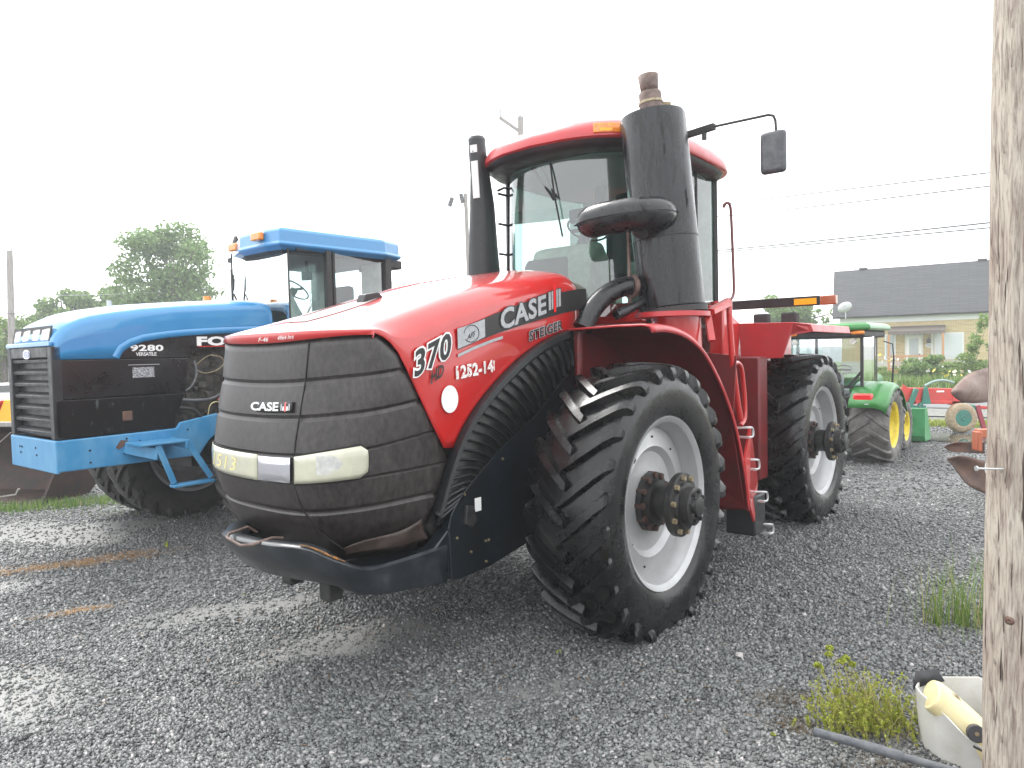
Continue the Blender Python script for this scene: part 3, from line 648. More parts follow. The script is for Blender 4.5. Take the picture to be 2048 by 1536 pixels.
b = MB(); b.cyl((-1.9, .22, 3.98), (-1.9, .22, 4.38), .006, n=6); b.build('antenna', M['dark'], roof)
# interior
b = MB(); b.box((-2.55, -.7, 2.35), (-1.0, .7, 2.42)); b.build('cab_floor', M['seat'], RT)
b = MB(); b.prism([(-.76, 2.42), (-.74, 2.78), (-.80, 2.95), (-1.0, 3.0), (-1.15, 2.82), (-1.10, 2.42)], -.26, .40); b.build('console', M['beige'], RT, bevel=.05, seg=3)
b = MB(); b.prism([(-.70, 2.45), (-.71, 2.80), (-.76, 2.88), (-.85, 2.45)], -.30, .18); b.build('console_shroud', M['seat'], RT, bevel=.03)
b = MB(); b.rev([(-.0, .185), (.012, .197), (0, .21), (-.012, .197), (0, .185)], 30); b.bar((0, 0, -.19), (0, 0, .19), .03, .02); b.bar((0, 0, 0), (.19, 0, 0), .03, .02); b.cyl((0, -.01, 0), (0, .06, 0), .06)
st = b.build('steering_wheel', M['seat'], RT, smooth=60); st.location = (-1.22, .10, 3.17); st.rotation_euler = (math.radians(-90), math.radians(0), math.radians(0)); st.rotation_euler = (math.radians(90), 0, math.radians(-60))
st.rotation_mode = 'QUATERNION'; st.rotation_quaternion = Vector((-.45, 0, .9)).to_track_quat('Y', 'X')
b = MB(); b.tube([(-1.0, .10, 2.85), (-1.2, .10, 3.16)], .05, 10); b.build('steering_column', M['seat'], RT)
b = MB(); b.box((-2.1, -.22, 2.62), (-1.62, .26, 2.78)); b.box((-2.22, -.22, 2.7), (-2.06, .26, 3.45)); b.box((-2.2, -.12, 3.47), (-2.1, .16, 3.68)); b.build('operator_seat', M['seat'], RT, bevel=.05, seg=3)
b = MB(); b.box((-1.95, .32, 2.42), (-1.55, .62, 2.86)); b.prism([(-2.59, 2.42), (-2.59, 3.0), (-2.4, 2.8), (-2.4, 2.42)], -.78, -.3); b.build('side_console', M['beige'], RT, bevel=.03)
b = MB(); b.box((-2.58, .60, 2.5), (-2.53, .78, 3.7)); b.box((-2.58, -.78, 2.5), (-2.53, -.62, 3.7)); b.box((-2.58, -.78, 3.60), (-2.53, .78, 3.76)); b.box((-1.35, .58, 2.4), (-1.25, .78, 2.9)); b.build('rear_pillar', M['beige'], RT)
b = MB(); b.box((-1.5, .05, 3.30), (-1.42, .17, 3.62)); b.box((-1.52, -.28, 3.30), (-1.46, .0, 3.44)); b.build('monitor', M['seat'], RT, bevel=.02)
# wiper
b = MB(); wp = [(-.78, -.22, 3.72), (-.66, .06, 3.42), (-.655, .10, 3.36)]
b.tube(wp, [.016, .012, .012], 6); b.tube([(-.80, -.12, 3.72), (-.65, .12, 3.38)], .010, 6); b.tube([(-.68, .05, 3.72), (-.635, .12, 3.40), (-.635, .20, 3.02)], .008, 6)
b.build('wiper', M['seam'], RT)
# intake stack on the right
b = MB(); ip = [(-.80, -.86, 2.45), (-.79, -.85, 2.75), (-.77, -.84, 3.1), (-.745, -.82, 3.45), (-.70, -.80, 3.75), (-.66, -.79, 3.95), (-.655, -.79, 4.07)]
b.tube(ip, [.19, .175, .155, .135, .105, .095, .093], 20, sq=(1.0, .85)); b.tube([(-.655, -.79, 4.07), (-.652, -.79, 4.10)], [.095, .075], 20, sq=(1, .85))
ins = b.build('air_intake', M['blackp'], RT, smooth=40)
b = MB()
for z0, z1 in ((3.93, 4.0), (3.50, 3.85)):
    b.add([(-.60+.0, -.73, z0), (-.585, -.80, z0), (-.585, -.80, z1), (-.60, -.73, z1)], [(0, 1, 2, 3)])
b.M = Matrix.Identity(4); 
for v_ in range(len(b.v)): 
    x, y, z = b.v[v_]; t = (z-3.4)/.6; b.v[v_] = (x-.045+.035*t+.03, y+.0, z)
b.build('intake_screen', M['trimw'], ins, smooth=0, solid=.01)
b = MB(); b.tube([(-.92, -.76, 3.62), (-1.0, -.74, 3.66), (-1.12, -.74, 3.66)], .012, 6)
for z in (3.6, 3.3, 3.0): b.bar((-.95, -.78, z), (-1.12, -.78, z), .02, .02)
b.build('intake_bracket', M['dark'], ins)
# mirror
b = MB(); b.bar((-1.15, .86, 3.80), (-1.10, 1.42, 3.83), .045, .05); b.tube([(-1.10, 1.35, 3.83), (-1.10, 1.86, 3.825), (-1.10, 1.90, 3.81), (-1.10, 1.915, 3.77), (-1.10, 1.92, 3.68)], .011, 8)
b.cyl((-1.1, 1.33, 3.74), (-1.1, 1.33, 3.80), .022, n=8)
ma = b.build('mirror_arm', M['dark'], RT, smooth=40)
b = MB(); b.box((-1.13, 1.80, 3.36), (-1.06, 2.0, 3.69)); b.build('mirror', M['mirror'], RT, bevel=.034, seg=4)
# rails
b = MB(); b.tube(catmull([(-1.42, 1.36, 3.22), (-1.42, 1.385, 3.255), (-1.47, 1.40, 3.24), (-1.50, 1.40, 3.1), (-1.54, 1.40, 2.6), (-1.53, 1.40, 2.47), (-1.46, 1.40, 2.42)], 4), .013, 8); b.build('thin_handrail', mat('grey_red_rail', (.16, .05, .05), .5), RT, smooth=60)
b = MB(); b.tube(catmull([(-1.30, 1.45, 2.40), (-1.31, 1.45, 2.2), (-1.36, 1.45, 1.9), (-1.46, 1.45, 1.55), (-1.54, 1.45, 1.36)], 4), .026, 10)
b.tube(catmull([(-1.46, 1.42, 1.86), (-1.58, 1.42, 1.86), (-1.66, 1.42, 1.79), (-1.72, 1.42, 1.55), (-1.72, 1.42, 1.36), (-1.62, 1.42, 1.30)], 5), .020, 10)
b.bar((-1.30, 1.45, 2.38), (-1.0, 1.42, 2.30), .05, .04)
b.build('handrail', M['red'], RT, smooth=60)
# steps
b = MB()
for x, y, z in ((-1.50, 1.52, 1.26), (-1.62, 1.53, .96), (-1.80, 1.54, .64), (-1.95, 1.54, .31)):
    b = MB(); b.tube(catmull([(x, y-.10, z+.03), (x-.03, y+.02, z+.035), (x-.06, y+.03, z+.015), (x-.06, y+.03, z-.045), (x-.02, y+.0, z-.05)], 3), .010, 6); b.box((x-.06, y-.4, z-.06), (x-.0, y+.02, z-.045))
    b.build('step', M['alu'], RT, smooth=50)
b = MB(); b.box((-2.02, 1.22, .27), (-1.74, 1.50, .64)); b.build('step_box', M['blackp'], RT, bevel=.02)
# rear body
b = MB(); b.prism([(-2.55, 2.50), (-3.15, 2.26), (-4.95, 2.26), (-4.95, 1.2), (-3.0, 1.0), (-2.6, 1.2)], -.80, .86); b.build('rear_body', M['red'], RT, bevel=.02)
b = MB(); b.box((-3.0, .5, .60), (-2.75, 1.20, 1.90)); b.build('fuel_tank', M['redin'], RT, bevel=.02)
b = MB(); b.box((-2.60, .55, 1.86), (-2.35, .98, 2.44)); b.build('rear_body_panel', M['red'], RT, bevel=.02)
# rear fender
b = MB(); b.add([(-3.10, .88, 1.86), (-3.10, 1.33, 1.88), (-3.10, 1.43, 2.25), (-3.10, .85, 2.26), (-3.28, 1.56, 2.225), (-3.30, 1.58, 2.15), (-4.9, 1.56, 2.22), (-4.9, 1.58, 2.14), (-4.9, .85, 2.26), (-3.2, 1.38, 2.12)],
   [(0, 1, 2, 3), (3, 2, 4, 6, 8), (4, 5, 7, 6), (2, 1, 9, 5, 4)])
rfen = b.build('rear_fender', M['redlt'], RT, smooth=0, solid=.02, bevel=.012)
for y in (.80, 1.13):
    b = MB(); b.box((-4.1, y-.09, 2.27), (-3.95, y+.08, 2.40)); b.build('work_lamp', M['seat'], RT, bevel=.02)
b = MB(); b.box((-4.03, .2, 2.465), (-3.97, 1.47, 2.575)); lb = b.build('light_bar', M['blackp'], RT, bevel=.006)
b = MB(); b.box((-3.967, 1.19, 2.48), (-3.962, 1.44, 2.55)); b.build('reflector', M['yell'], lb)
b = MB(); b.box((-4.05, 1.48, 2.465), (-3.95, 1.65, 2.57)); b.build('marker_lamp', M['amberd'], lb, bevel=.012)
q = text('window_writing', '03', plane_map((-2.05, 2.335), (-2.16, 2.335), .045, .84), M['white'], RT)

# ================================================================== BLUE TRACTOR
BT_ = empty('blue_tractor', (-3.587, 8.706, 0), RZ, 'blue and black articulated tractor with scratched side panels behind the red one', 'tractor')
HX = [-.38, -.37, -.34, -.25, 0, .3, .6, .9, 1.15, 1.2, 1.28, 1.35, 1.40, 1.42, 1.44, 1.55, 1.66, 1.75, 1.84, 1.90, 1.95, 1.985, 2.005]
HT = [(-.38, 2.62), (-.37, 2.69), (-.34, 2.72), (-.25, 2.735), (0, 2.725), (.6, 2.68), (1.12, 2.63), (1.5, 2.57), (1.66, 2.535), (1.8, 2.485), (1.9, 2.42), (1.95, 2.36), (1.985, 2.29), (2.005, 2.21)]
HB = [(-.38, 2.33), (0, 2.315), (.4, 2.295), (.8, 2.265), (1.0, 2.24), (1.15, 2.212), (1.28, 2.165), (1.35, 2.12), (1.40, 2.06), (1.42, 2.04), (2.01, 2.04)]
rows = []
for x in HX:
    zt, zb = lerp(x, HT), lerp(x, HB); half = .60-.0*max(0, (x-1.9))
    r_ = min(.10, max(.015, (zt-zb)*.5))
    side = [(x, half, zb), (x, half, zb+(zt-r_-.04-zb)*.33), (x, half, zb+(zt-r_-.04-zb)*.66), (x, half, zt-r_-.04), (x, half-.02, zt-r_*.45-.04), (x, half-.06, zt-r_*.12-.045), (x, half-.13, zt-.032), (x, .25, zt-.008), (x, 0, zt)]
    rows.append(side+[(a, -b_, c) for a, b_, c in side[-2::-1]])
b = MB(); b.grid(rows); bhood = b.build('hood', M['blue'], BT_, smooth=40, solid=.015, solidoff=-1)
b = MB(); b.tube([(x, .603, lerp(x, HB)+.035) for x in np.linspace(-.36, 1.0, 12)]+[(1.16, .603, 2.25), (1.29, .603, 2.205), (1.38, .603, 2.15), (1.44, .603, 2.05)], .035, 8, sq=(1, .35), up=(0, 0, 1)); b.build('hood_crease', M['blue'], bhood, smooth=60)
b = MB(); b.box((2.0, -.60, 2.17), (2.03, .60, 2.215)); b.build('nose_trim', M['blue'], bhood, bevel=.008)
b = MB(); b.quad((1.985, -.52, 2.215), (1.985, .50, 2.215), (1.955, .50, 2.37), (1.955, -.52, 2.37)); b.build('lamp_recess', M['dark'], bhood, smooth=0, solid=.01, solidoff=1)
for y0, y1 in ((-.46, -.30), (-.22, -.04), (.04, .22), (.28, .48)):
    b = MB(); b.add([(2.0, y0, 2.225), (2.0, y1, 2.225), (1.975, y1, 2.345), (1.975, y0, 2.345), (1.96, y0, 2.225), (1.96, y1, 2.225), (1.95, y1, 2.345), (1.95, y0, 2.345)], [(0, 1, 2, 3), (4, 5, 6, 7), (0, 1, 5, 4), (1, 2, 6, 5), (2, 3, 7, 6), (3, 0, 4, 7)]); b.build('headlight', M['lensw'], BT_, bevel=.015)
# front grille
b = MB(); b.box((1.90, -.56, 1.27), (1.94, .56, 2.16)); 
for i in range(7):
    z = 1.315+.118*i
    b.prism([(1.945, z), (2.0, z-.012), (2.005, z+.022), (1.945, z+.055)], -.50, .50)
bg_ = b.build('front_grille', M['blackp'], BT_, bevel=.006)
b = MB(); b.box((1.93, -.60, 1.27), (2.02, -.50, 2.17)); b.box((1.93, .50, 1.27), (2.02, .60, 2.17)); b.box((1.95, -.5, 2.06), (2.02, .5, 2.17)); b.build('grille_frame', M['blackp'], bg_, bevel=.01)
def oval(x, y, z, ry, rz, n=28): return [(x, y+ry*math.cos(a), z+rz*math.sin(a)) for a in np.linspace(0, 2*PI, n+1)[:-1]]
b = MB(); b.v = oval(2.024, -.02, 2.10, .105, .046); b.f = [tuple(range(28))]; ov = b.build('badge', M['chrome'], BT_, smooth=0, solid=.006)
b = MB(); b.v = oval(2.030, -.02, 2.10, .092, .036); b.f = [tuple(range(28))]; b.build('badge_face', mat('badge_blue', (.02, .06, .30), .25, coat=1), ov, smooth=0)
text('badge_script', 'Ford', lambda a, b_: (2.033, -.082+.125*a, 2.08+.042*b_), M['white'], ov, shear=.3)
# side panels
b = MB(); pol = [(x, lerp(x, HB)-.004) for x in (1.41, 1.38, 1.30, 1.15, 1.0, .6, .2, -.3)]+[(-.3, 2.12), (.30, 2.12), (.50, 2.10), (.64, 2.0), (.68, 2.035)]
pol = [(1.42, 2.04)]+[(x, lerp(x, HB)+.01) for x in (1.38, 1.30, 1.15, 1.0, .6, .2, -.35)]+[(-.35, 2.14), (.40, 2.14), (.58, 2.11), (.66, 2.04)]
b.prism(pol, .57, .592); up_ = b.build('upper_side_panel', M['bpan'], BT_, smooth=0, bevel=.004)
b = MB(); b.prism([(2.0, 1.655), (2.0, 2.032), (.68, 2.032), (.70, 1.90), (.73, 1.655)], .57, .598); p1_ = b.build('middle_side_panel', M['bpan'], BT_, smooth=0, bevel=.006)
b = MB(); b.prism([(2.0, 1.28), (2.0, 1.645), (.74, 1.645), (.80, 1.50), (.86, 1.40), (.86, 1.28)], .57, .600); p2_ = b.build('lower_side_panel', M['bpan2'], BT_, smooth=0, bevel=.006)
b = MB(); b.box((1.30, .585, 1.40), (1.40, .606, 1.50)); b.build('panel_latch', M['rust'], p2_, bevel=.008)
b = MB(); b.box((1.06, .598, 1.838), (1.28, .602, 1.945)); b.build('info_plate', mat('worn_plate', (.42, .43, .44), .5, col2=(.10, .11, .12), nscale=45, nlo=.45, nhi=.55, stretch=(1, 1, 2.2)), p1_)
b = MB(); b.box((1.0, .598, 1.968), (1.32, .603, 1.974)); b.build('panel_groove', M['grey'], p1_)
for s_ in (-1,):
    b = MB(); b.prism([(2.0, 1.28), (2.0, 2.04), (-.3, 2.3), (-.3, 1.28)], -.60, -.57); b.build('right_side_panel', M['bpan'], BT_, smooth=0)
# wide lettering
text('lettering', '9280', plane_map((1.285, 2.115), (.955, 2.112), .062, .594), M['white'], up_, bold=.035, space=1.05)
text('lettering', 'VERSATILE', plane_map((1.235, 2.063), (1.025, 2.063), .036, .594), M['white'], up_, bold=.012, space=.9)
text('lettering', 'FORD', plane_map((.565, 2.168), (-.12, 2.175), .092, .594), M['white'], up_, bold=.05, space=1.05)
b = MB(); b.quad((.565, .594, 2.152), (-.12, .594, 2.158), (-.12, .594, 2.165), (.565, .594, 2.159)); b.build('red_underline', M['tailred'], up_, smooth=0)
# engine side with hoses
b = MB(); b.box((-.3, -.5, 1.25), (.9, .48, 2.35)); b.box((.9, -.5, 1.28), (1.85, .5, 2.1))
for i in range(26): 
    x, z = .0+.8*random.random(), 1.35+.75*random.random(); w = .03+.07*random.random(); b.box((x, .46, z), (x+w, .50+.05*random.random(), z+w*.8))
b.build('engine', mat('grimy_engine', (.02, .021, .022), .6, col2=(.07, .066, .055), nscale=14, bump=.3), BT_, bevel=.008)
def hose(pts, r, m, nm='hose'): 
    b = MB(); b.tube(catmull(pts, 6), r, 8); b.build(nm, m, BT_, smooth=60)
hose([(.78, .58, 1.58), (.6, .6, 1.56), (.4, .6, 1.58), (.25, .6, 1.68), (.20, .58, 1.85), (.20, .56, 1.90)], .018, M['pvc'])
hose([(.80, .57, 1.49), (.66, .6, 1.46), (.55, .6, 1.34)], .022, M['dark'])
hose([(.42, .58, 2.06), (.30, .6, 2.03), (.28, .6, 1.95), (.38, .6, 1.88), (.52, .6, 1.86), (.60, .58, 1.93), (.50, .58, 2.02), (.42, .58, 2.06)], .006, M['zinc'])
hose([(.60, .57, 2.0), (.60, .6, 1.85), (.66, .6, 1.72), (.75, .58, 1.66)], .012, M['pvc'])
hose([(.48, .58, 1.38), (.46, .61, 1.50), (.38, .61, 1.53), (.30, .6, 1.49), (.24, .6, 1.56)], .006, M['jug'], 'wiring')
hose([(.36, .58, 1.55), (.30, .61, 1.62), (.22, .6, 1.60)], .006, M['tailred'], 'wiring')
b = MB(); b.box((.15, .5, 1.60), (.19, .6, 1.92)); b.cyl((.30, .55, 1.42), (.30, .55, 1.56), .025, n=10); b.build('fuel_filter', M['white'], BT_)
# blue chassis frame
b = MB(); fp = [(2.01, .96), (2.01, 1.262), (.86, 1.275), (.82, 1.335), (.40, 1.40), (.36, 1.385), (.38, 1.30), (.40, 1.18), (.5, 1.10), (.62, .95)]
b.prism(fp, .585, .625); b.box((1.995, -.60, .945), (2.03, .625, 1.265)); b.prism(fp, -.60, -.56)
ch = b.build('chassis_frame', M['bluef'], BT_, smooth=0, bevel=.012)
b = MB()
for x, z in ((1.73, 1.14), (1.73, 1.02), (1.41, 1.07), (1.38, 1.22), (1.25, 1.18), (1.22, 1.15), (.74, 1.25), (.84, 1.10)): b.cyl((x, .624, z), (x, .6275, z), .011, n=8)
for y, z in ((-.32, 1.16), (-.26, 1.16), (-.30, 1.10), (.12, 1.17), (.14, 1.10)): b.cyl((2.034, y, z), (2.0375, y, z), .011, n=8)
build_split(b, 'bolt_hole', M['seam'], ch)
b = MB(); b.prism([(1.49, 1.14), (1.44, 1.21), (1.37, 1.20), (1.40, 1.16), (1.46, 1.12)], .625, .634); b.build('rusty_patch', M['rust'], ch)
b = MB(); b.box((-3.9, -.4, .8), (.6, .4, 1.25)); b.box((.6, -.5, 1.0), (1.95, .5, 1.25)); b.cyl((0, -1.7, .885), (0, 1.1, .885), .15); b.cyl((-3.9, -1.7, .885), (-3.9, 1.1, .885), .15); b.build('underframe', M['dark'], BT_)
# folding step
b = MB(); b.box((.90, .63, 1.155), (1.40, .98, 1.18)); b.bar((1.40, .63, 1.13), (1.22, .95, 1.06), .03, .12); b.bar((.93, .64, 1.15), (.93, .98, 1.12), .03, .08)
b.bar((1.22, .95, 1.15), (1.08, .97, .74), .025, .06, up=(1, 0, 0)); b.bar((.92, .95, 1.16), (.68, .97, .75), .025, .06, up=(1, 0, 0)); b.box((.66, .90, .70), (1.10, 1.02, .73))
b.build('mounting_step', M['bluef'], BT_, bevel=.006)
# wheels
tmb = tyre_mesh(R=.93, half=.25, rb=.55, nl=24, c=(0, 0), zc=.885, wtop=.06, wbase=.10); to_ = tmb.build('tyre', M['tyred'], None, smooth=30); TMB = to_.data; bpy.data.objects.remove(to_)
for x in (0, -3.9):
    for y, sd in ((1.24, 1), (-.92, -1), (-1.50, -1)) if x == 0 else ((1.24, 1), (-.92, -1)):
        w, dy = wheel(BT_, x-(.22 if y > 0 and x == 0 else 0), y, .885, sd, TMB, M['tyred'], M['rim'], .25, .55)
        h = MB(); h.rev([(dy-.02*sd, .16), (dy+.04*sd, .16), (dy+.05*sd, .1), (dy+.12*sd, .1), (dy+.121*sd, 0)], 20); h.build('hub', M['hub'], w)
# cab
b = MB(); b.box((-2.2, -.80, 1.3), (-.45, .80, 2.45)); b.build('cab_body', M['blue'], BT_, bevel=.03)
b = MB(); 
for x, y, w in ((-.47, .83, .016), (-.80, -.70, .03), (-.53, -.52, .016), (-1.02, .86, .07), (-2.0, .85, .10), (-2.0, -.70, .1)): b.bar((x, y, 2.4), (x, y, 3.40), w, w)
b.box((-2.05, -.70, 3.30), (-.58, .85, 3.36)); b.bar((-1.1, .865, 2.45), (-1.1, .865, 3.38), .05, .03); b.bar((-1.14, .87, 2.5), (-1.95, .87, 2.5), .03, .03)
build_split(b, 'cab_pillar', M['dark'], BT_)
for pts in (((-.53, -.52, 2.4), (-.47, .83, 2.4), (-.47, .83, 3.34), (-.53, -.52, 3.34)), ((-.48, .835, 2.4), (-1.02, .865, 2.4), (-1.02, .865, 3.34), (-.48, .835, 3.34)), ((-1.1, .87, 2.4), (-1.98, .855, 2.4), (-1.98, .855, 3.34), (-1.1, .87, 3.34)), ((-2.0, -.8, 2.6), (-2.0, .8, 2.6), (-2.0, .8, 3.3), (-2.0, -.8, 3.3)), ((-.80, -.71, 2.4), (-1.98, -.71, 2.4), (-1.98, -.71, 3.3), (-.80, -.71, 3.3)), ((-.80, -.70, 2.4), (-.53, -.52, 2.4), (-.53, -.52, 3.34), (-.80, -.70, 3.34))):
    b = MB(); b.quad(*pts); b.build('cab_window', M['glass2'], BT_, smooth=0)
def rring(z, s, dx=0): return [(x*s+(1-s)*-1.3, y*s, z) for x, y in ((-.30, .60), (-.34, .86), (-1.9, .98), (-2.25, .88), (-2.32, .6), (-2.32, -.55), (-2.25, -.74), (-1.9, -.78), (-.86, -.74), (-.60, -.58), (-.33, 0))]
b = loft([rring(3.30, .93), rring(3.345, 1.0), rring(3.37, 1.01), rring(3.39, .985), rring(3.52, .98), rring(3.555, .96), rring(3.575, .9), rring(3.585, .5)])
brf = b.build('roof', M['blue'], BT_, smooth=0, bevel=.012)
b = loft([rring(3.26, .88), rring(3.302, .93)]); b.build('roof_lining', M['dark'], brf, smooth=0)
b = MB(); b.box((-2.3, .2, 3.20), (-2.05, .85, 3.32)); b.build('roof_vent', M['dark'], brf, bevel=.02)
for y in (-.54, .40):
    xx = -.56 if y < 0 else -.31
    b = MB(); b.box((xx-.0, y, 3.42), (xx+.07, y+.20, 3.52)); b.build('roof_lamp', M['amber'], BT_, bevel=.018)
b = MB(); b.prism([(-1.15, 3.58), (-1.02, 3.66), (-.85, 3.66), (-.72, 3.58)], .1, .45); b.build('beacon', M['yell'], BT_, bevel=.03)
b = MB(); b.prism([(-.80, 3.52), (-.72, 3.68), (-.66, 3.52)], -.76, -.68); b.build('work_lamp', M['dark'], BT_, bevel=.01)
b = MB(); b.cyl((-.06, -.32, 2.72), (-.06, -.32, 2.80), .055, .045, n=14); b.build('beacon', M['amber'], BT_)
b = MB(); b.cyl((1.1, -.32, 2.60), (1.1, -.32, 2.70), .03, .025, n=10); b.build('hood_cap', M['tank'], BT_)
b = MB(); b.cyl((-.80, -.88, 2.3), (-.80, -.88, 3.24), .075, n=16); b.build('exhaust', M['muffler'], BT_)
b = MB(); b.prism([(-.60, 2.4), (-.60, 2.62), (-.68, 2.85), (-.85, 2.9), (-1.15, 2.4)], -.45, .30); b.build('dashboard', M['beige'], BT_, bevel=.04)
b = MB(); b.rev([(0, .19), (.012, .2), (0, .212), (-.012, .2), (0, .19)], 26); b.bar((0, 0, -.19), (0, 0, .19), .03, .02); b.cyl((0, 0, 0), (0, -.12, 0), .05); s2_ = b.build('steering_wheel', M['seat'], BT_, smooth=60); s2_.location = (-1.12, .0, 2.92); s2_.rotation_mode = 'QUATERNION'; s2_.rotation_quaternion = Vector((-.6, 0, .8)).to_track_quat('Y', 'X')
b = MB(); b.box((-1.85, -.25, 2.45), (-1.4, .25, 2.62)); b.box((-1.95, -.25, 2.5), (-1.82, .25, 3.0)); b.build('operator_seat', M['seat'], BT_, bevel=.05)
b = MB(); b.box((-1.14, .25, 3.02), (-1.06, .38, 3.14)); b.bar((-1.1, .32, 3.1), (-1.1, .32, 3.3), .03, .03); b.build('interior_mirror', M['dark'], BT_)
b = MB(); b.box((-1.99, .45, 2.4), (-1.9, .8, 3.3)); b.box((-1.99, -.70, 2.4), (-1.9, -.40, 3.3)); build_split(b, 'rear_post', M['beige'], BT_)
b = MB(); b.bar((-.44, -.35, 2.9), (-.44, -.33, 3.05), .02, .02); b.bar((-.45, -.48, 2.45), (-.44, -.36, 2.9), .015, .015); b.bar((-.45, -.1, 2.5), (-.44, -.34, 2.85), .015, .015); b.bar((-.44, -.42, 2.6), (-.44, -.33, 3.1), .012, .012); b.build('wiper', M['dark'], BT_)

# ================================================================== GREEN TRACTOR
G = empty('green_tractor', (5.68, 12.63, 0), math.radians(50), 'small green cab tractor with yellow wheels seen from behind', 'tractor')
tg = tyre_mesh(R=.67, half=.30, rb=.37, nl=16, lugh=.035, zc=.63, wtop=.06, wbase=.11, sweep=.42, seg=56); o_ = tg.build('tyre', M['tyreg'], None, smooth=40); TG = o_.data; bpy.data.objects.remove(o_)
tg = tyre_mesh(R=.47, half=.19, rb=.27, nl=16, lugh=.03, zc=.445, wtop=.035, wbase=.07, sweep=.4, seg=48); o_ = tg.build('tyre', M['tyreg'], None, smooth=40); TG2 = o_.data; bpy.data.objects.remove(o_)
for sd in (1, -1):
    wheel(G, 0, .74*sd, .63, sd, TG, M['tyreg'], M['yelrim'], .30, .37, yoff=.06)
    wheel(G, 1.72, .70*sd, .445, sd, TG2, M['tyreg'], M['yelrim'], .19, .27, yoff=.06)
b = loft([[(x, y, z) for x, y in ((-.55*s-.0, .45*s), (-.45*s, .74*s), (1.0*s, .74*s), (1.18*s, .5*s), (1.18*s, -.5*s), (1.0*s, -.74*s), (-.45*s, -.74*s), (-.55*s, -.45*s))] for z, s in ((2.24, .97), (2.27, 1.02), (2.33, 1.0), (2.37, .9), (2.38, .5))])
gr = b.build('roof', M['green'], G, smooth=0, bevel=.02)
b = MB(); b.box((-.45, -.66, 2.12), (1.0, .66, 2.245)); b.build('roof_lining', M['dark'], gr, bevel=.03)
b = MB()
for x, y in ((-.36, -.60), (-.36, .60), (.22, -.64), (.22, .64), (.92, -.52), (.92, .52)): b.bar((x, y, 1.1), (x, y, 2.2), .045, .045)
b.bar((-.36, -.6, 1.28), (-.36, .6, 1.28), .04, .05); b.bar((-.36, -.6, 1.55), (-.36, -.38, 1.28), .04, .04)
build_split(b, 'cab_pillar', M['dark'], G)
for pts in (((-.37, -.6, 1.3), (-.37, .6, 1.3), (-.37, .6, 2.15), (-.37, -.6, 2.15)), ((-.36, -.62, 1.3), (.2, -.66, 1.3), (.2, -.66, 2.15), (-.36, -.62, 2.15)), ((.24, -.66, 1.0), (.9, -.54, 1.0), (.9, -.54, 2.15), (.24, -.66, 2.15)), ((-.36, .62, 1.3), (.9, .6, 1.3), (.9, .6, 2.15), (-.36, .62, 2.15)), ((.93, -.5, 1.2), (.93, .5, 1.2), (.93, .5, 2.15), (.93, -.5, 2.15))):
    b = MB(); b.quad(*pts); b.build('cab_window', M['glass2'], G, smooth=0)
b = MB(); b.box((-.40, -.62, .65), (.9, .62, 1.12)); b.box((-.62, -.30, .45), (-.3, .30, 1.15)); b.cyl((0, -.7, .63), (0, .7, .63), .13); b.cyl((1.72, -.6, .44), (1.72, .6, .44), .08); b.box((-.3, -.25, .45), (2.3, .25, .75)); b.build('chassis', M['dark'], G, bevel=.02)
b = MB(); b.box((.95, -.32, .8), (2.45, .32, 1.40)); b.build('engine_hood', M['green'], G, bevel=.08, seg=3)
b = MB(); b.box((1.0, -.325, 1.16), (2.3, -.322, 1.22)); b.box((1.0, .322, 1.16), (2.3, .325, 1.22)); b.build('hood_stripe', M['yell'], G)
for sd in (1, -1):
    b = MB(); rows = []
    for k in range(13):
        a = math.radians(24+112*k/12); rx, rz = .74, .76
        x, z = rx*math.cos(a)*1.12-.02, .60+rz*math.sin(a)
        rows.append([(x, sd*.48, z), (x, sd*.90, z), (x*.99, sd*1.02, z-.03), (x*.97, sd*1.07, z-.11)])
    lx = rows[-1]; rows.append([(x-.07, y*.985, z-.05) for x, y, z in lx]); rows.append([(x-.10, y*.96, z-.17) for x, y, z in lx])
    gf = (b.grid(rows), b.build('fender', M['green'], G, smooth=50, solid=.015))[1]
    b = MB(); b.box((-.68, sd*.68-.15, 1.06), (-.50, sd*.68+.15, 1.19)); b.build('tail_lamp', M['tailred'], G, bevel=.03)
    b = MB(); b.box((-.71, sd*.75-.04, .97), (-.67, sd*.75+.04, 1.03)); b.build('reflector', M['grey'], G, bevel=.01)
    b = MB(); b.box((-.50, sd*.55-.12, 2.17), (-.43, sd*.55+.10, 2.235)); b.build('roof_lamp', M['amber'], gr, bevel=.03)
    b = MB(); b.cyl((-.45, sd*.48, 2.06), (-.38, sd*.48, 2.06), .05, n=16); b.build('work_lamp', M['lensw'], G)
b = MB(); b.rev([(0, .17), (.01, .18), (0, .19), (-.01, .18), (0, .17)], 24); b.bar((0, 0, -.17), (0, 0, .17), .03, .02); sw = b.build('steering_wheel', M['grey'], G, smooth=60); sw.location = (.45, -.05, 1.55); sw.rotation_mode = 'QUATERNION'; sw.rotation_quaternion = Vector((-.4, 0, .9)).to_track_quat('Y', 'X')
b = MB(); b.box((-.1, -.25, 1.1), (.25, .25, 1.25)); b.box((-.2, -.25, 1.15), (-.08, .25, 1.5)); b.build('operator_seat', M['grey'], G, bevel=.04)
b = MB(); b.cyl((-.62, -.18, .5), (-.62, -.18, 1.05), .022, n=8); b.cyl((-.62, -.18, .62), (-.62, -.18, .85), .04, n=8); b.bar((-.5, -.1, .6), (-1.0, -.25, .5), .05, .04); b.bar((-.5, .2, .6), (-1.0, .25, .5), .05, .04); b.build('hitch_link', M['green'], G)
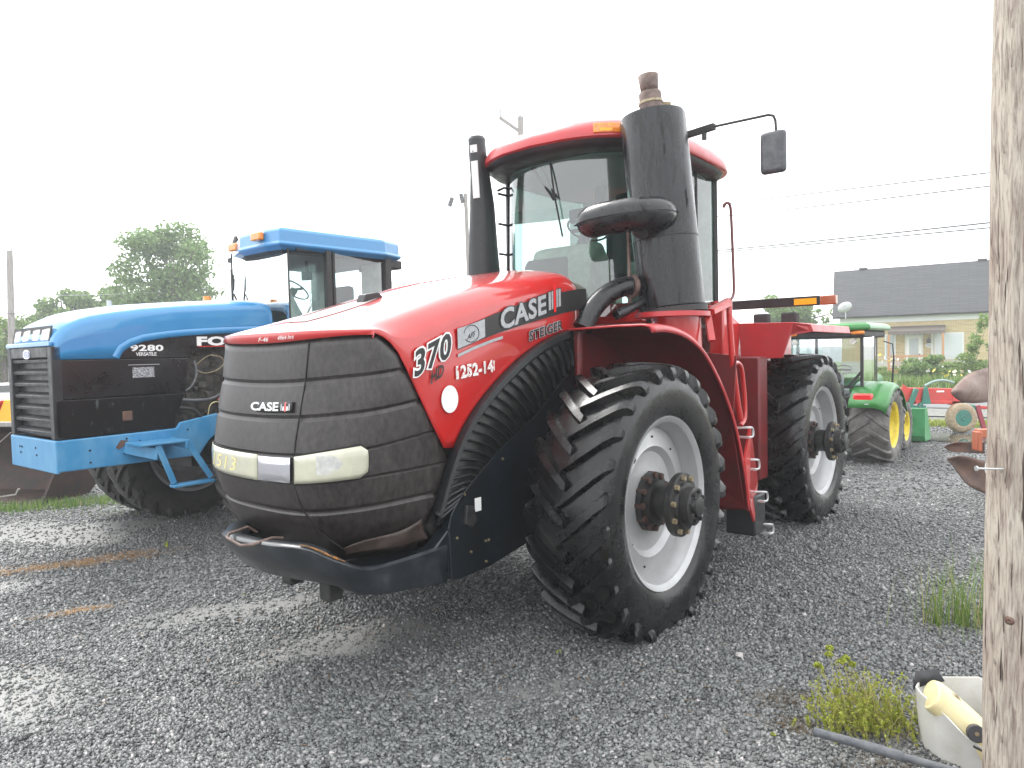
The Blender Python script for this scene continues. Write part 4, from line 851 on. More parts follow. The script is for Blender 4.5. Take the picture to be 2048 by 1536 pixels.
b = MB(); b.bar((1.05, -.62, .95), (1.6, -.50, 1.05), .06, .12); b.bar((1.6, -.50, 1.05), (2.75, -.50, .55), .07, .14); b.bar((1.6, .50, 1.05), (2.75, .50, .55), .07, .14); b.build('loader_arm', M['green'], G, bevel=.01)
b = MB(); b.prism([(2.72, .70), (2.72, .14), (2.80, .03), (3.35, .02), (3.36, .05), (2.86, .09), (2.80, .2), (2.80, .70)], -.98, .98); bk = b.build('loader_bucket', M['greenlt'], G, bevel=.006)
b = MB(); b.prism([(2.72, .70), (2.72, .14), (2.80, .03), (3.36, .03), (2.95, .70)], -1.0, -.98); b.prism([(2.72, .70), (2.72, .14), (2.80, .03), (3.36, .03), (2.95, .70)], .98, 1.0); build_split(b, 'bucket_side', M['greenlt'], bk)
b = MB(); b.tube([(.9, -.66, 2.05), (1.0, -.78, 2.0), (1.0, -.80, 1.75)], .012, 6); b.tube([(1.0, -.80, 1.75), (.98, -.78, 1.3)], .018, 6); b.build('side_mirror', M['dark'], G)

# ================================================================== HOUSE
HU = math.atan2(-.54, .84)
HS = empty('house', (23.8, 42.0, 0), HU, 'low yellow brick house with steep dark shingle roof and small porch', 'house')
def brickmat():
    m = mat('yellow_brick', (.50, .38, .18), .85); n = m.node_tree; b = n.nodes['Principled BSDF']
    t = n.nodes.new('ShaderNodeTexBrick'); t.inputs['Color1'].default_value = (.50, .37, .15, 1); t.inputs['Color2'].default_value = (.40, .28, .10, 1); t.inputs['Mortar'].default_value = (.50, .46, .36, 1)
    t.inputs['Scale'].default_value = 1; t.inputs['Brick Width'].default_value = .24; t.inputs['Row Height'].default_value = .08; t.inputs['Mortar Size'].default_value = .012
    tc = n.nodes.new('ShaderNodeTexCoord'); mp = n.nodes.new('ShaderNodeMapping'); mp.inputs['Rotation'].default_value = (PI/2, 0, 0)
    n.links.new(tc.outputs['Object'], mp.inputs[0]); n.links.new(mp.outputs[0], t.inputs[0]); n.links.new(t.outputs[0], b.inputs['Base Color']); return m
def roofmat():
    m = mat('dark_shingles', (.05, .052, .056), .9); n = m.node_tree; b = n.nodes['Principled BSDF']
    t = n.nodes.new('ShaderNodeTexBrick'); t.inputs['Color1'].default_value = (.042, .044, .050, 1); t.inputs['Color2'].default_value = (.060, .061, .066, 1); t.inputs['Mortar'].default_value = (.03, .03, .034, 1)
    t.inputs['Scale'].default_value = 1; t.inputs['Brick Width'].default_value = .9; t.inputs['Row Height'].default_value = .11; t.inputs['Mortar Size'].default_value = .02
    tc = n.nodes.new('ShaderNodeTexCoord'); mp = n.nodes.new('ShaderNodeMapping'); mp.inputs['Rotation'].default_value = (PI/2, 0, 0)
    n.links.new(tc.outputs['Object'], mp.inputs[0]); n.links.new(mp.outputs[0], t.inputs[0]); n.links.new(t.outputs[0], b.inputs['Base Color']); return m
b = MB(); b.box((-3.9, 0, .95), (8, 8, 3.30)); b.build('wall', brickmat(), HS, smooth=0)
b = MB(); b.box((-3.95, -.03, -.6), (8.05, 8, .95)); b.build('foundation', M['slab'], HS, smooth=0)
b = MB(); b.box((-4.0, -.05, 3.30), (8.05, 0.0, 3.78)); b.box((-3.98, 0, 3.3), (-3.9, 8, 3.8)); b.build('fascia', M['trimw'], HS, smooth=0)
b = MB(); b.add([(-4.35, -.45, 3.66), (8.6, -.45, 3.66), (8.6, 3.6, 6.85), (-4.85, 3.6, 6.85), (8.6, 8.4, 3.66), (-4.35, 8.4, 3.66)], [(0, 1, 2, 3), (3, 2, 4, 5)])
hr = b.build('roof', roofmat(), HS, smooth=0, solid=.12)
b = MB(); b.add([(-3.9, 0, 3.3), (-3.9, 8, 3.3), (-3.9, 3.6, 6.6)], [(0, 1, 2)]); b.build('gable', M['trimw'], HS, smooth=0)
for x in (-3.1, 3.4): b = MB(); b.box((x-.25, 3.5, 6.85), (x+.25, 3.9, 7.02)); b.build('roof_vent', M['dark'], hr, bevel=.04)
b = MB(); b.box((4.1, 4.0, 6.2), (4.9, 4.8, 7.9)); b.build('chimney', mat('pink_brick', (.42, .25, .22), .8), hr)
b = MB(); b.box((-.46, -.04, .48), (.46, -.005, 2.52)); b.build('door_frame', M['trimw'], HS, smooth=0)
b = MB(); b.box((-.37, -.06, .50), (.37, -.042, 2.42)); dr = b.build('door', M['white'], HS, smooth=0)
b = MB(); b.box((-.24, -.075, 1.30), (.24, -.062, 2.30)); b.box((-.24, -.075, .85), (.24, -.062, 1.22)); build_split(b, 'door_pane', M['winglass'], dr, smooth=0)
b = MB(); b.cyl((.30, -.12, 1.35), (.30, -.06, 1.35), .04, n=8); b.build('door_handle', M['dark'], dr)
for x0, x1, mm in ((1.12, 2.42, 'blind'), (-1.45, -1.02, 'winglass')):
    b = MB(); b.box((x0-.08, -.05, 1.02), (x1+.08, -.01, 2.58)); wf = b.build('window', M['trimw'], HS, smooth=0)
    b = MB(); b.box((x0, -.065, 1.10), (x1, -.052, 2.50)); b.build('pane', M[mm], wf, smooth=0)
b = MB(); b.box((.88, -.05, 1.1), (1.0, -.01, 2.55)); b.build('shutter', M['trimw'], HS, smooth=0)
b = MB(); rr_ = [[(-1.25+2.85*i/28, 0, 3.02) for i in range(29)], [(-1.25+2.85*i/28, -1.15, 2.72) for i in range(29)], [(-1.25+2.85*i/28, -1.2, 2.48+.05*abs(math.sin(i*1.2))) for i in range(29)]]
b.grid(rr_).build('awning', M['brownaw'], HS, smooth=0, solid=.03)
b = MB(); b.box((-1.3, -1.3, .30), (1.6, 0, .46)); pf = b.build('porch_floor', M['wood'], HS, smooth=0)
b = MB()
for x in (-1.22, 1.5): b.box((x-.06, -1.25, .46), (x+.06, -1.13, 2.55))
b.box((-1.16, -1.22, 1.22), (1.44, -1.16, 1.32)); b.box((-1.16, -1.22, .50), (1.44, -1.16, .57))
for i in range(18): b.box((-1.10+.147*i, -1.205, .57), (-1.07+.147*i, -1.175, 1.22))
build_split(b, 'railing_piece', M['wood'], pf, smooth=0)
b = MB(); b.box((.66, -.18, 2.0), (.86, -.04, 2.22)); b.cyl((.76, -.1, 2.22), (.76, -.1, 2.36), .05, .01, n=8); b.build('porch_lamp', M['dark'], HS)
b = MB(); b.v = [(.78+.2*math.cos(a), -.03, 1.86+.13*math.sin(a)) for a in np.linspace(0, 2*PI, 25)[:-1]]; b.f = [tuple(range(24))]; os_ = b.build('oval_plaque', M['trimw'], HS, smooth=0, solid=.03)
b = MB(); b.v = [(.78+.14*math.cos(a), -.052, 1.86+.08*math.sin(a)) for a in np.linspace(0, 2*PI, 25)[:-1]]; b.f = [tuple(range(24))]; b.build('plaque_face', M['grey'], os_, smooth=0)
ds = empty('satellite_dish', (20.2, 43.6, 3.55), HU, 'pale oval satellite dish at the left end of the roof', 'satellite dish')
b = MB(); rr_ = [[(.42*r*math.cos(a), -.10+.12*r*r, .30*r*math.sin(a)) for a in np.linspace(0, 2*PI, 25)] for r in (.01, .4, .7, 1)]
b.M = Matrix.Translation((.25, 0, .75)) @ Matrix.Rotation(.45, 4, 'Y').inverted(); b.grid(rr_).build('dish', M['grey'], ds, smooth=60, solid=.02)
b = MB(); b.tube([(.30, 0, .0), (.30, 0, .45), (.25, 0, .7)], .03, 8); b.bar((.3, -.05, .5), (.3, -.5, .7), .03, .03); b.build('mast', M['grey'], ds)

# ================================================================== POLES AND WIRES
def woodpole():
    m = mat('weathered_pole_wood', (.40, .35, .30), .85); n = m.node_tree; b = n.nodes['Principled BSDF']
    tc = n.nodes.new('ShaderNodeTexCoord')
    def nz(scale, st, det=8, dist=0):
        mp = n.nodes.new('ShaderNodeMapping'); mp.inputs['Scale'].default_value = st; n.links.new(tc.outputs['Object'], mp.inputs[0])
        t = n.nodes.new('ShaderNodeTexNoise'); t.inputs['Scale'].default_value = scale; t.inputs['Detail'].default_value = det; t.inputs['Distortion'].default_value = dist; t.inputs['Roughness'].default_value = .6; n.links.new(mp.outputs[0], t.inputs[0]); return t
    a = nz(9, (9, 9, .9), 10, .6); c = nz(8, (5, 5, .30), 3, .3); e = nz(3, (1, 1, .6), 4); fz = nz(60, (6, 6, 1), 4)
    r1 = n.nodes.new('ShaderNodeValToRGB'); r1.color_ramp.elements[0].position = .30; r1.color_ramp.elements[0].color = (.17, .125, .11, 1); r1.color_ramp.elements[1].position = .56; r1.color_ramp.elements[1].color = (.47, .43, .375, 1)
    n.links.new(a.outputs[0], r1.inputs[0])
    r2 = n.nodes.new('ShaderNodeValToRGB'); r2.color_ramp.elements[0].position = .335; r2.color_ramp.elements[0].color = (.16, .13, .12, 1); r2.color_ramp.elements[1].position = .375; r2.color_ramp.elements[1].color = (1, 1, 1, 1)
    n.links.new(c.outputs[0], r2.inputs[0])
    mu = n.nodes.new('ShaderNodeMix'); mu.data_type = 'RGBA'; mu.blend_type = 'MULTIPLY'; mu.inputs[0].default_value = 1
    n.links.new(r1.outputs[0], mu.inputs[6]); n.links.new(r2.outputs[0], mu.inputs[7])
    r3 = n.nodes.new('ShaderNodeValToRGB'); r3.color_ramp.elements[0].color = (.78, .70, .66, 1); r3.color_ramp.elements[1].color = (1.15, 1.15, 1.1, 1); r3.color_ramp.elements[0].position = .35; r3.color_ramp.elements[1].position = .65
    n.links.new(e.outputs[0], r3.inputs[0])
    m2 = n.nodes.new('ShaderNodeMix'); m2.data_type = 'RGBA'; m2.blend_type = 'MULTIPLY'; m2.inputs[0].default_value = 1
    n.links.new(mu.outputs[2], m2.inputs[6]); n.links.new(r3.outputs[0], m2.inputs[7]); n.links.new(m2.outputs[2], b.inputs['Base Color'])
    ad = n.nodes.new('ShaderNodeMath'); ad.operation = 'ADD'; n.links.new(a.outputs[0], ad.inputs[0]); n.links.new(r2.outputs[0], ad.inputs[1])
    a2 = n.nodes.new('ShaderNodeMath'); a2.operation = 'ADD'; n.links.new(ad.outputs[0], a2.inputs[0]); n.links.new(fz.outputs[0], a2.inputs[1])
    bp = n.nodes.new('ShaderNodeBump'); bp.inputs['Strength'].default_value = .7; bp.inputs['Distance'].default_value = .008; n.links.new(a2.outputs[0], bp.inputs['Height']); n.links.new(bp.outputs[0], b.inputs['Normal'])
    return m
PW = woodpole()
pr = empty('wooden_pole', (2.040, 2.80, 0), 0, 'thick weathered grey wooden pole at the right edge, with a nail', 'utility pole')
b = MB(); rows = []
for i in range(90):
    z = 8.0*i/89-.3; r = []
    for k in range(97):
        a = 2*PI*k/96; cr_ = .0035*math.sin(7*a+.6*math.sin(z*1.1))+.002*math.sin(19*a+z*.8)+.0025*math.sin(3.1*z+2*a)
        rad = .148-.004*z+cr_-(.010*max(0, 1-abs(((a-3.75+.05*math.sin(z*1.7)) % (2*PI)))/.035))-(.008*max(0, 1-abs(((a-4.35+.04*math.sin(z*1.3+1)) % (2*PI)))/.03))
        r.append((rad*math.cos(a)+.004*z, rad*math.sin(a), z))
    rows.append(r)
b.grid(rows); b.build('pole_shaft', PW, pr, smooth=60)
b = MB(); b.tube([(-.235, -.05, 1.507), (-.13, -.05, 1.502)], .0042, 8); b.cyl((-.240, -.05, 1.507), (-.234, -.05, 1.507), .010, n=10); b.build('nail', M['alu'], pr)
b = MB(); b.rev([(0, .0), (.006, .008), (.0, .018)], 14); k_ = b.build('knot', M['rust'], pr, smooth=60); k_.location = (-.122, -.075, .91); k_.rotation_euler = (0, 0, math.radians(125))
b = MB()
for i in range(40):
    z = .4+3.1*random.random(); a = PI+.55*(random.random()-.1); rr_ = .148-.004*z; p = Vector((rr_*math.cos(a)+.004*z, rr_*math.sin(a), z)); t = Vector((math.cos(a)*.006, math.sin(a)*.006, .03+.07*random.random()))
    b.tube([p, p+t*.5+Vector((-.001, 0, 0)), p+t+Vector((-.004*random.random(), 0, 0))], [.003, .0022, .0005], 4)
build_split(b, 'splinter', PW, pr)
def pole(name, base, top, r, label, m, extra=None, cat='utility pole'):
    o = empty(name, (base[0], base[1], 0), 0, label, cat); b = MB()
    b.cyl((0, 0, base[2]), (top[0]-base[0], 0, top[2]), r*1.15, r*.85, 14); b.build('pole_shaft', m, o)
    if extra: extra(o)
    return o
def ex1(o):
    b = MB(); b.bar((.25, 0, 7.8), (-1.0, 0, 7.95), .04, .04); b.tube([(.2, 0, 7.75), (1.1, 0, 7.7), (1.2, 0, 7.82)], .025, 6); b.cyl((.35, 0, 8.0), (.35, 0, 8.25), .05, n=8); b.build('pole_arm', M['grey'], o)
pole('wooden_pole', (-26.75, 38, 0), (-26.5, 38, 8.05), .17, 'thin distant wooden pole at the far left in front of the trees', M['galv'], ex1)
def ex2(o):
    b = MB(); b.bar((.15, 0, 11.15), (-.75, 0, 11.8), .10, .12); b.build('crossarm', M['galv'], o)
    b = MB()
    for x, z in ((-.70, 11.85), (.1, 11.75)): b.cyl((x, 0, z), (x, 0, z+.3), .05, n=8)
    build_split(b, 'insulator', M['grey'], o)
pole('wooden_pole', (.5, 30, 0), (.62, 30, 11.8), .14, 'far wooden pole with crossarm behind the red tractor roof', M['galv'], ex2)
def ex3(o):
    b = MB(); b.tube([(-.08, 0, 8.7), (-.35, 0, 8.55), (-.6, 0, 8.62)], .03, 6); b.build('lamp_arm', M['grey'], o)
    for x, z, s in ((-.74, 8.78, .35), (-.25, 8.95, -.2)):
        b = MB(); b.M = Matrix.Translation((x, 0, z)) @ Matrix.Rotation(s, 4, 'Y'); b.box((-.13, -.12, -.2), (.05, .12, .2)); b.build('lamp_head', M['mirror'], o, bevel=.03)
pole('lamp_pole', (-1.75, 32, 0), (-1.87, 32, 9.15), .10, 'far pale lamp pole with two floodlights left of the air intake', M['galv'], ex3, 'lamp pole')
WIRES = {
'dark upper cable of the thick pair running right behind the cab': ([(13.46, 17, 4.97), (13.39, 20, 5.31), (9.28, 30, 6.12), (-.54, 42, 6.98), (-8.37, 50, 7.1), (-19.33, 60, 7.25)], .026, 'wire'),
'dark lower cable of the thick pair running right behind the cab': ([(13.46, 17, 4.86), (13.39, 20, 5.17), (9.28, 30, 6.04), (-.55, 42, 6.86), (-8.38, 50, 6.96)], .022, 'wire'),
'thin cable above the thick pair, meeting the pole near the mirror height': ([(14.24, 18, 6.39), (13.38, 20, 6.69), (11.46, 24, 7.21), (9.09, 30, 8.01), (6.74, 34, 8.5)], .02, 'wire'),
'thin sagging cable just above the thick dark pair': ([(14.24, 18, 6.04), (13.38, 20, 6.32), (11.46, 24, 6.76), (9.71, 30, 7.56), (6.73, 34, 8.03)], .02, 'wire'),
'faint topmost wire in the upper right sky': ([(12.62, 16, 8.96), (12.09, 18, 9.51), (11.31, 24, 11.33), (9.51, 28, 12.44)], .011, 'wirelt'),
'faint second wire in the upper right sky': ([(12.62, 16, 8.83), (12.09, 18, 9.39), (11.47, 24, 11.28), (9.51, 28, 12.35)], .011, 'wirelt'),
'faint third wire in the upper right sky, lowest of three': ([(12.63, 16, 8.34), (12.09, 18, 8.89), (10.47, 24, 10.49), (9.5, 28, 11.62)], .011, 'wirelt'),
'thin wire low over the green tractor roof': ([(16.84, 40, 4.99), (14.14, 42, 5.13), (9.82, 50, 5.69)], .012, 'wirelt'),
'pale wire crossing in front of the big left tree': ([(-27.23, 36, 5.38), (-26.61, 38, 5.67), (-22.94, 42, 6.02), (-18.46, 48, 6.91), (-14.52, 52, 7.66)], .016, 'wirelt'),
'short dark wire left of the blue hood by the far pole': ([(-27.28, 36, 4.52), (-26.39, 38, 4.74), (-26.53, 42, 4.76)], .02, 'wire'),
'faint wire between the blue roof and the lamp pole': ([(-19.26, 60, 9.09), (-5.78, 44, 7.98), (-1.95, 36, 7.48), (-.38, 32, 7.28)], .01, 'wirelt'),
}
for lab, (pts, r, m_) in WIRES.items():
    b = MB(); b.tube(catmull(pts, 6), r, 5, caps=False); o = b.build('overhead_wire', M[m_], None, smooth=60); tag(o, lab, 'wire', 'overhead wires')

# ================================================================== PLOUGHS
PL = empty('plough', (9.6, 15.8, 0), 0, 'red and green plough with a gauge wheel behind the green tractor', 'plough')
k_ = 15.8/17
def pp(x, z, y=0): return (x*k_-9.6, y, 2+(z-2)*k_)
b = MB(); b.M = Matrix.Identity(4); b.add([pp(9.3, .95, -.08), pp(10.56, .90, -.08), pp(10.56, .56, -.08), pp(9.3, .60, -.08), pp(9.3, .95, .08), pp(10.56, .90, .08), pp(10.56, .56, .08), pp(9.3, .60, .08)], [(0, 1, 2, 3), (4, 5, 6, 7), (0, 1, 5, 4), (1, 2, 6, 5), (2, 3, 7, 6), (3, 0, 4, 7)])
b.add([pp(9.3, 1.05, -.1), pp(9.62, .8, -.1), pp(9.62, .55, -.1), pp(9.3, .50, -.1)], [(0, 1, 2, 3)]); b.bar(pp(9.3, .60), pp(10.8, .56), .2, .07); b.bar(pp(10.5, .65), pp(10.8, .56), .2, .25)
b.build('beam', M['plred'], PL, bevel=.01)
b = MB(); b.box((pp(10.12, 0)[0], -.095, pp(0, .82)[2]), (pp(10.30, 0)[0], -.082, pp(0, .86)[2])); b.build('beam_label', M['white'], PL)
b = MB(); b.bar(pp(9.42, .45, -.15), pp(9.60, .92, -.15), .08, .10); b.prism([(pp(9.85, 0)[0]-.11, pp(0, .55)[2]), (pp(9.85, 0)[0]+.11, pp(0, .55)[2]), (pp(9.85, 0)[0]+.03, pp(0, .95)[2]), (pp(9.85, 0)[0]-.04, pp(0, .95)[2])], -.14, -.09)
b.build('bracket', M['teal'], PL, bevel=.01)
b = MB(); b.bar(pp(10.65, .48, -.2), pp(10.98, .42, -.2), .1, .14); b.bar(pp(10.75, .55, -.2), pp(10.70, .42, -.2), .1, .1); b.build('wheel_arm', M['teal'], PL, bevel=.02)
b = MB(); b.tube(catmull([pp(9.83, .98, -.1), pp(10.05, 1.08, -.1), pp(10.3, 1.10, -.1), pp(10.52, 1.04, -.1)], 4), .028, 8); b.build('hose', mat('pale_teal', (.25, .34, .32), .5), PL, smooth=60)
b = MB(); b.tube(catmull([pp(9.75, .56, -.1), pp(9.70, .50, -.1), pp(9.68, .36, -.1)], 3), .05, 8); b.bar(pp(9.3, .50, -.1), pp(9.85, .48, -.1), .06, .06); b.build('link', M['teal'], PL)
b = MB(); b.rev([(-.09, .16), (-.10, .2), (-.10, .29), (-.05, .325), (.05, .325), (.10, .29), (.10, .2), (.09, .16)], 40); gw = b.build('gauge_wheel', mat('muddy_wheel', (.40, .32, .22), .7, col2=(.28, .20, .12), nscale=20), PL, smooth=60); gw.location = (10.684*k_-9.6-.06, -.22, .34)
b = MB(); b.rev([(-.105, .0), (-.11, .05), (-.095, .06), (-.095, .185), (-.06, .19), (0, .19)], 30); h_ = b.build('gauge_wheel_hub', M['teal'], gw, smooth=40)
b = MB(); b.bar(pp(10.98, .50, -.25), (11.17*k_-9.6, -.25, 0.0), .05, .09, up=(1, 0, 0)); b.build('stand', mat('dark_red_stand', (.30, .04, .06), .5), PL)
b = MB(); b.bar(pp(10.9, .46), pp(11.6, .40), .1, .06); b.build('drawbar', M['plred'], PL)
PR = empty('plough', (6.0, 8.4, 0), 0, 'rusty plough with big curved mouldboards, partly hidden by the near pole', 'plough')
def sheet(pts_rows, name, m, par, solid=.012): b = MB(); b.grid(pts_rows); return b.build(name, m, par, smooth=70, solid=solid)
def board(outline_t, outline_b, bulge, name, m):
    n = 12; rows = []
    for i in range(n+1):
        u = i/n; t = Vector(outline_t(u)); bt = Vector(outline_b(u)); rows.append([t.lerp(bt, v)+Vector((0, bulge*math.sin(PI*v)*math.sin(PI*min(1, u*1.2)), 0)) for v in np.linspace(0, 1, 9)])
    return sheet([[tuple(p) for p in r] for r in rows], name, m, PR)
def curve(pts):
    P = catmull(pts, 8)
    return lambda u: P[min(len(P)-1, int(u*(len(P)-1)+.5))]
ox, oy = 6.0, 8.4
board(curve([(5.075-ox, -.2, 1.43), (5.16-ox, -.2, 1.53), (5.30-ox, -.15, 1.62), (5.46-ox, -.1, 1.67), (5.8-ox, 0, 1.72)]), curve([(5.075-ox, -.2, 1.42), (5.14-ox, -.2, 1.35), (5.27-ox, -.15, 1.30), (5.46-ox, -.1, 1.285), (5.8-ox, 0, 1.30)]), -.10, 'mouldboard', M['rustlt'])
board(curve([(5.04-ox, -.2, .648), (5.14-ox, -.2, .675), (5.27-ox, -.15, .665), (5.47-ox, -.1, .615), (5.8-ox, 0, .5)]), curve([(5.04-ox, -.2, .64), (5.12-ox, -.2, .55), (5.28-ox, -.15, .36), (5.46-ox, -.1, .25), (5.8-ox, 0, .10)]), .10, 'mouldboard', M['rust'])
board(curve([(5.25-ox, .2, .735), (5.33-ox, .2, .77), (5.47-ox, .25, .78), (5.8-ox, .3, .76)]), curve([(5.25-ox, .2, .73), (5.32-ox, .2, .68), (5.47-ox, .25, .655), (5.8-ox, .3, .62)]), .05, 'mouldboard', M['rust'])
b = MB(); b.box((-.475, .0, .70), (-.42, .12, .93)); b.box((-.42, .05, .85), (1.6, .17, .95)); b.bar((.1, .3, .2), (.1, .3, 1.6), .08, .12); b.bar((.3, .15, 0), (.3, .15, .9), .1, .1); b.build('plough_frame', mat('orange_red_frame', (.40, .11, .05), .5), PR, bevel=.01)
b = MB(); b.v = [(-.565+.03*math.cos(a), -.30, .55+.075*math.sin(a)) for a in np.linspace(0, 2*PI, 17)[:-1]]; b.f = [tuple(range(16))]; b.build('white_tag', M['trimw'], PR, smooth=0, solid=.004)

# ================================================================== LEFT EDGE: rusty bucket, yellow machine, car
BK = empty('loader_bucket', (-7.0, 10.6, 0), math.radians(-14), 'large dark brown rusty loader bucket on the grass at the left edge', 'bucket')
b = MB(); prf = [(-.55, 0.0), (.25, .02), (.45, .22), (.50, .62), (.36, .98), (.1, 1.10), (.12, 1.04), (.33, .93), (.46, .6), (.41, .25), (.23, .06), (-.55, .03)]
b.prism([(z_, x_) for z_, x_ in []] or [(p[0], p[1]) for p in prf], -2.4, .42, f=lambda x, y, z: (y, x, z)); b.build('bucket_shell', M['brown'], BK, smooth=40)
b = MB(); b.prism([(-.55, 0), (.25, 0), (.48, .2), (.52, .62), (.38, 1.0), (.1, 1.12)], .42, .46, f=lambda x, y, z: (y, x, z)); b.build('bucket_side', M['brown'], BK)
b = MB(); b.box((-2.4, .0, 1.06), (.46, .12, 1.13)); b.build('bucket_lip', M['galv'], BK, bevel=.01)
b = MB(); b.bar((-.7, -.57, .05), (.05, -.57, .16), .02, .02); b.bar((.05, -.57, .16), (.10, -.57, .24), .03, .02); b.bar((-1.4, -.1, .4), (-.42, -.2, 1.0), .012, .012); b.build('loose_rod', M['galv'], BK)
YM = empty('farm_machine', (-9.3, 13.5, 0), math.radians(-20), 'yellow and red farm machine just behind the brown bucket', 'machine')
b = MB(); b.prism([(-.55, .9), (-.25, 1.35), (.12, 1.35), (.12, 1.1), (.3, .95), (.3, .6), (-.55, .6)], -.2, .2); b.build('hood', M['yell'], YM, bevel=.02)
b = MB(); b.prism([(-.95, .6), (-.95, .95), (-.7, 1.33), (-.3, 1.33), (-.6, .9), (-.6, .6)], -.25, .22); b.build('panel', M['plred'], YM, bevel=.02)
b = MB(); 
for i in range(9): b.bar((-1.25, -.2, .86+.055*i), (-1.0+.03*i, -.2, .86+.055*i), .02, .022)
b.bar((-1.26, -.2, .5), (-1.2, -.2, 1.35), .03, .03); b.build('spring', M['teal'], YM)
b = MB(); b.box((-1.3, -.1, .3), (.3, .1, .6)); b.rev([(-.1, .2), (-.1, .3), (.1, .3), (.1, .2)], 20, c=(-1, 0, .3)); b.build('machine_frame', M['dark'], YM)
CR = empty('parked_car', (-22.3, 30.5, -.1), math.radians(15), 'pale car with red tail lamp parked at the far left edge', 'car')
b = loft([[(x, y, z) for x, y in ((-2.1*sx, .8*sy), (2.1*sx, .8*sy), (2.1*sx, -.8*sy), (-2.1*sx, -.8*sy))] for z, sx, sy in ((.3, .98, .98), (.6, 1.0, 1.02), (.85, .99, 1.0), (.95, .97, .97))]); b.build('body', M['carwhite'], CR, bevel=.08, seg=3)
b = loft([[(x, y, z) for x, y in ((x0, .75*sy), (x1, .75*sy), (x1, -.75*sy), (x0, -.75*sy))] for z, x0, x1, sy in ((.95, -1.4, 1.9, .98), (1.25, -.9, 1.6, .88), (1.34, -.7, 1.35, .8))]); cbn = b.build('cabin', M['carwhite'], CR, bevel=.06, seg=3)
b = MB(); b.quad((.0, -.74, .97), (1.7, -.74, .97), (1.45, -.67, 1.24), (.1, -.68, 1.24)); b.quad((1.93, -.6, .98), (1.93, .6, .98), (1.66, .55, 1.22), (1.66, -.55, 1.22)); build_split(b, 'car_window', M['glassd'], CR, smooth=0, solid=.01)
b = MB(); b.add([(1.25, -.83, .86), (2.08, -.82, .80), (2.12, -.7, .86), (2.08, -.72, .94), (1.8, -.80, .93)], [(0, 1, 2, 3, 4)]); b.build('tail_lamp', M['tailred'], CR, smooth=0, solid=.03)
for x in (-1.3, 1.35):
    for y in (-.78, .78): b = MB(); b.rev([(-.1, .0), (-.11, .2), (-.1, .31), (.1, .31), (.11, .2), (.1, 0)], 24, c=(x, y, .34)); b.build('wheel', M['dark'], CR)

# ================================================================== NEAR RIGHT: plastic tank, jug, pipe
TK = empty('plastic_tub', (2.17, 3.42, 0), 0, 'cut open white plastic tub at the foot of the near pole', 'tub')
def sh(z, s, o=0, dent=0): return [(x*s+o, y*s, z) for x, y in ((-.16, .10), (-.18, .02), (-.165, -.10), (-.10, -.19), (.0, -.23), (.12, -.23), (.26, -.2), (.30, -.05), (.30, .12), (.22, .20), (.05, .22), (-.08, .20))]
R_ = [sh(-.02, .90), sh(.05, .93), sh(.15, .97), sh(.25, 1.0)]
tops = [.265, .27, .255, .17, .10, .09, .12, .16, .22, .26, .255, .262]
R_.append([(x, y, z_) for (x, y, _), z_ in zip(sh(0, 1.01), tops)])
b = loft([[tuple(p) for p in r] for r in [R_[0], R_[1]]+[[(x, y, min(z, t-.005)) for (x, y, z), t in zip(r, tops)] for r in R_[2:4]]+[R_[4]]], cap=False); b.f.append(tuple(range(12)))
b.build('tub_shell', M['tank'], TK, smooth=60, solid=.008, bevel=.002)
b = MB(); b.add([(-.06, -.19, .14), (.06, -.21, .13), (.08, -.24, .10), (.06, -.255, .085), (-.02, -.235, .10), (-.07, -.20, .12)], [(0, 1, 2, 3, 4, 5)]); b.build('tub_flap', M['rubbercap'], TK, smooth=0, solid=.012, bevel=.004)
b = MB(); b.add([(-.16, .13, .24), (-.13, .16, .315), (-.06, .19, .305), (.0, .2, .31), (.03, .18, .25), (-.06, .17, .24)], [(0, 1, 2, 3, 4, 5)]); b.build('torn_edge', M['rubbercap'], TK, solid=.006)
JG = empty('plastic_jug', (2.125, 3.36, 0.02), 0, 'yellowed plastic jug with round black cap lying in the white tub', 'jug')
b = MB(); b.tube(catmull([(-.115, .06, .265), (-.09, .05, .25), (-.04, .01, .20), (.02, -.04, .135), (.07, -.08, .075), (.10, -.105, .04), (.11, -.115, .02)], 4), [.045, .07, .082, .088, .09, .092, .093, .094, .095, .096, .097, .098, .098, .098, .098, .098, .098, .097, .096, .094, .09, .085, .075, .06, .04], 20, sq=(.8, 1.05)); b.build('jug_body', M['jug'], JG, smooth=70)
b = MB(); b.tube([(.00, -.115, .155), (-.022, -.165, .175)], [.040, .038], 24); cp_ = b.build('jug_cap', M['rubbercap'], JG, bevel=.004)
b = MB(); b.tube([(-.0222, -.1655, .1752), (-.0227, -.1667, .1757)], [.009, .009], 12); b.build('cap_mark', M['zinc'], cp_)
b = MB(); b.tube([(-.05, .02, .285), (-.02, -.01, .275), (-.01, -.02, .25)], .01, 8); b.build('jug_fitting', M['zinc'], JG)
b = MB(); b.tube([(1.42, 3.36, .135), (1.60, 3.27, .118), (1.62, 3.26, .117)], [.021, .021, .0235], 16); b.tube([(1.615, 3.262, .117), (1.755, 3.19, .10)], .0235, 16); b.tube([(1.755, 3.19, .10), (2.0, 3.07, .075)], .0185, 16)
tag(b.build('grey_pipe', M['pvc'], None, smooth=40), 'dark grey plastic pipe lying in front of the weeds', 'pipe')

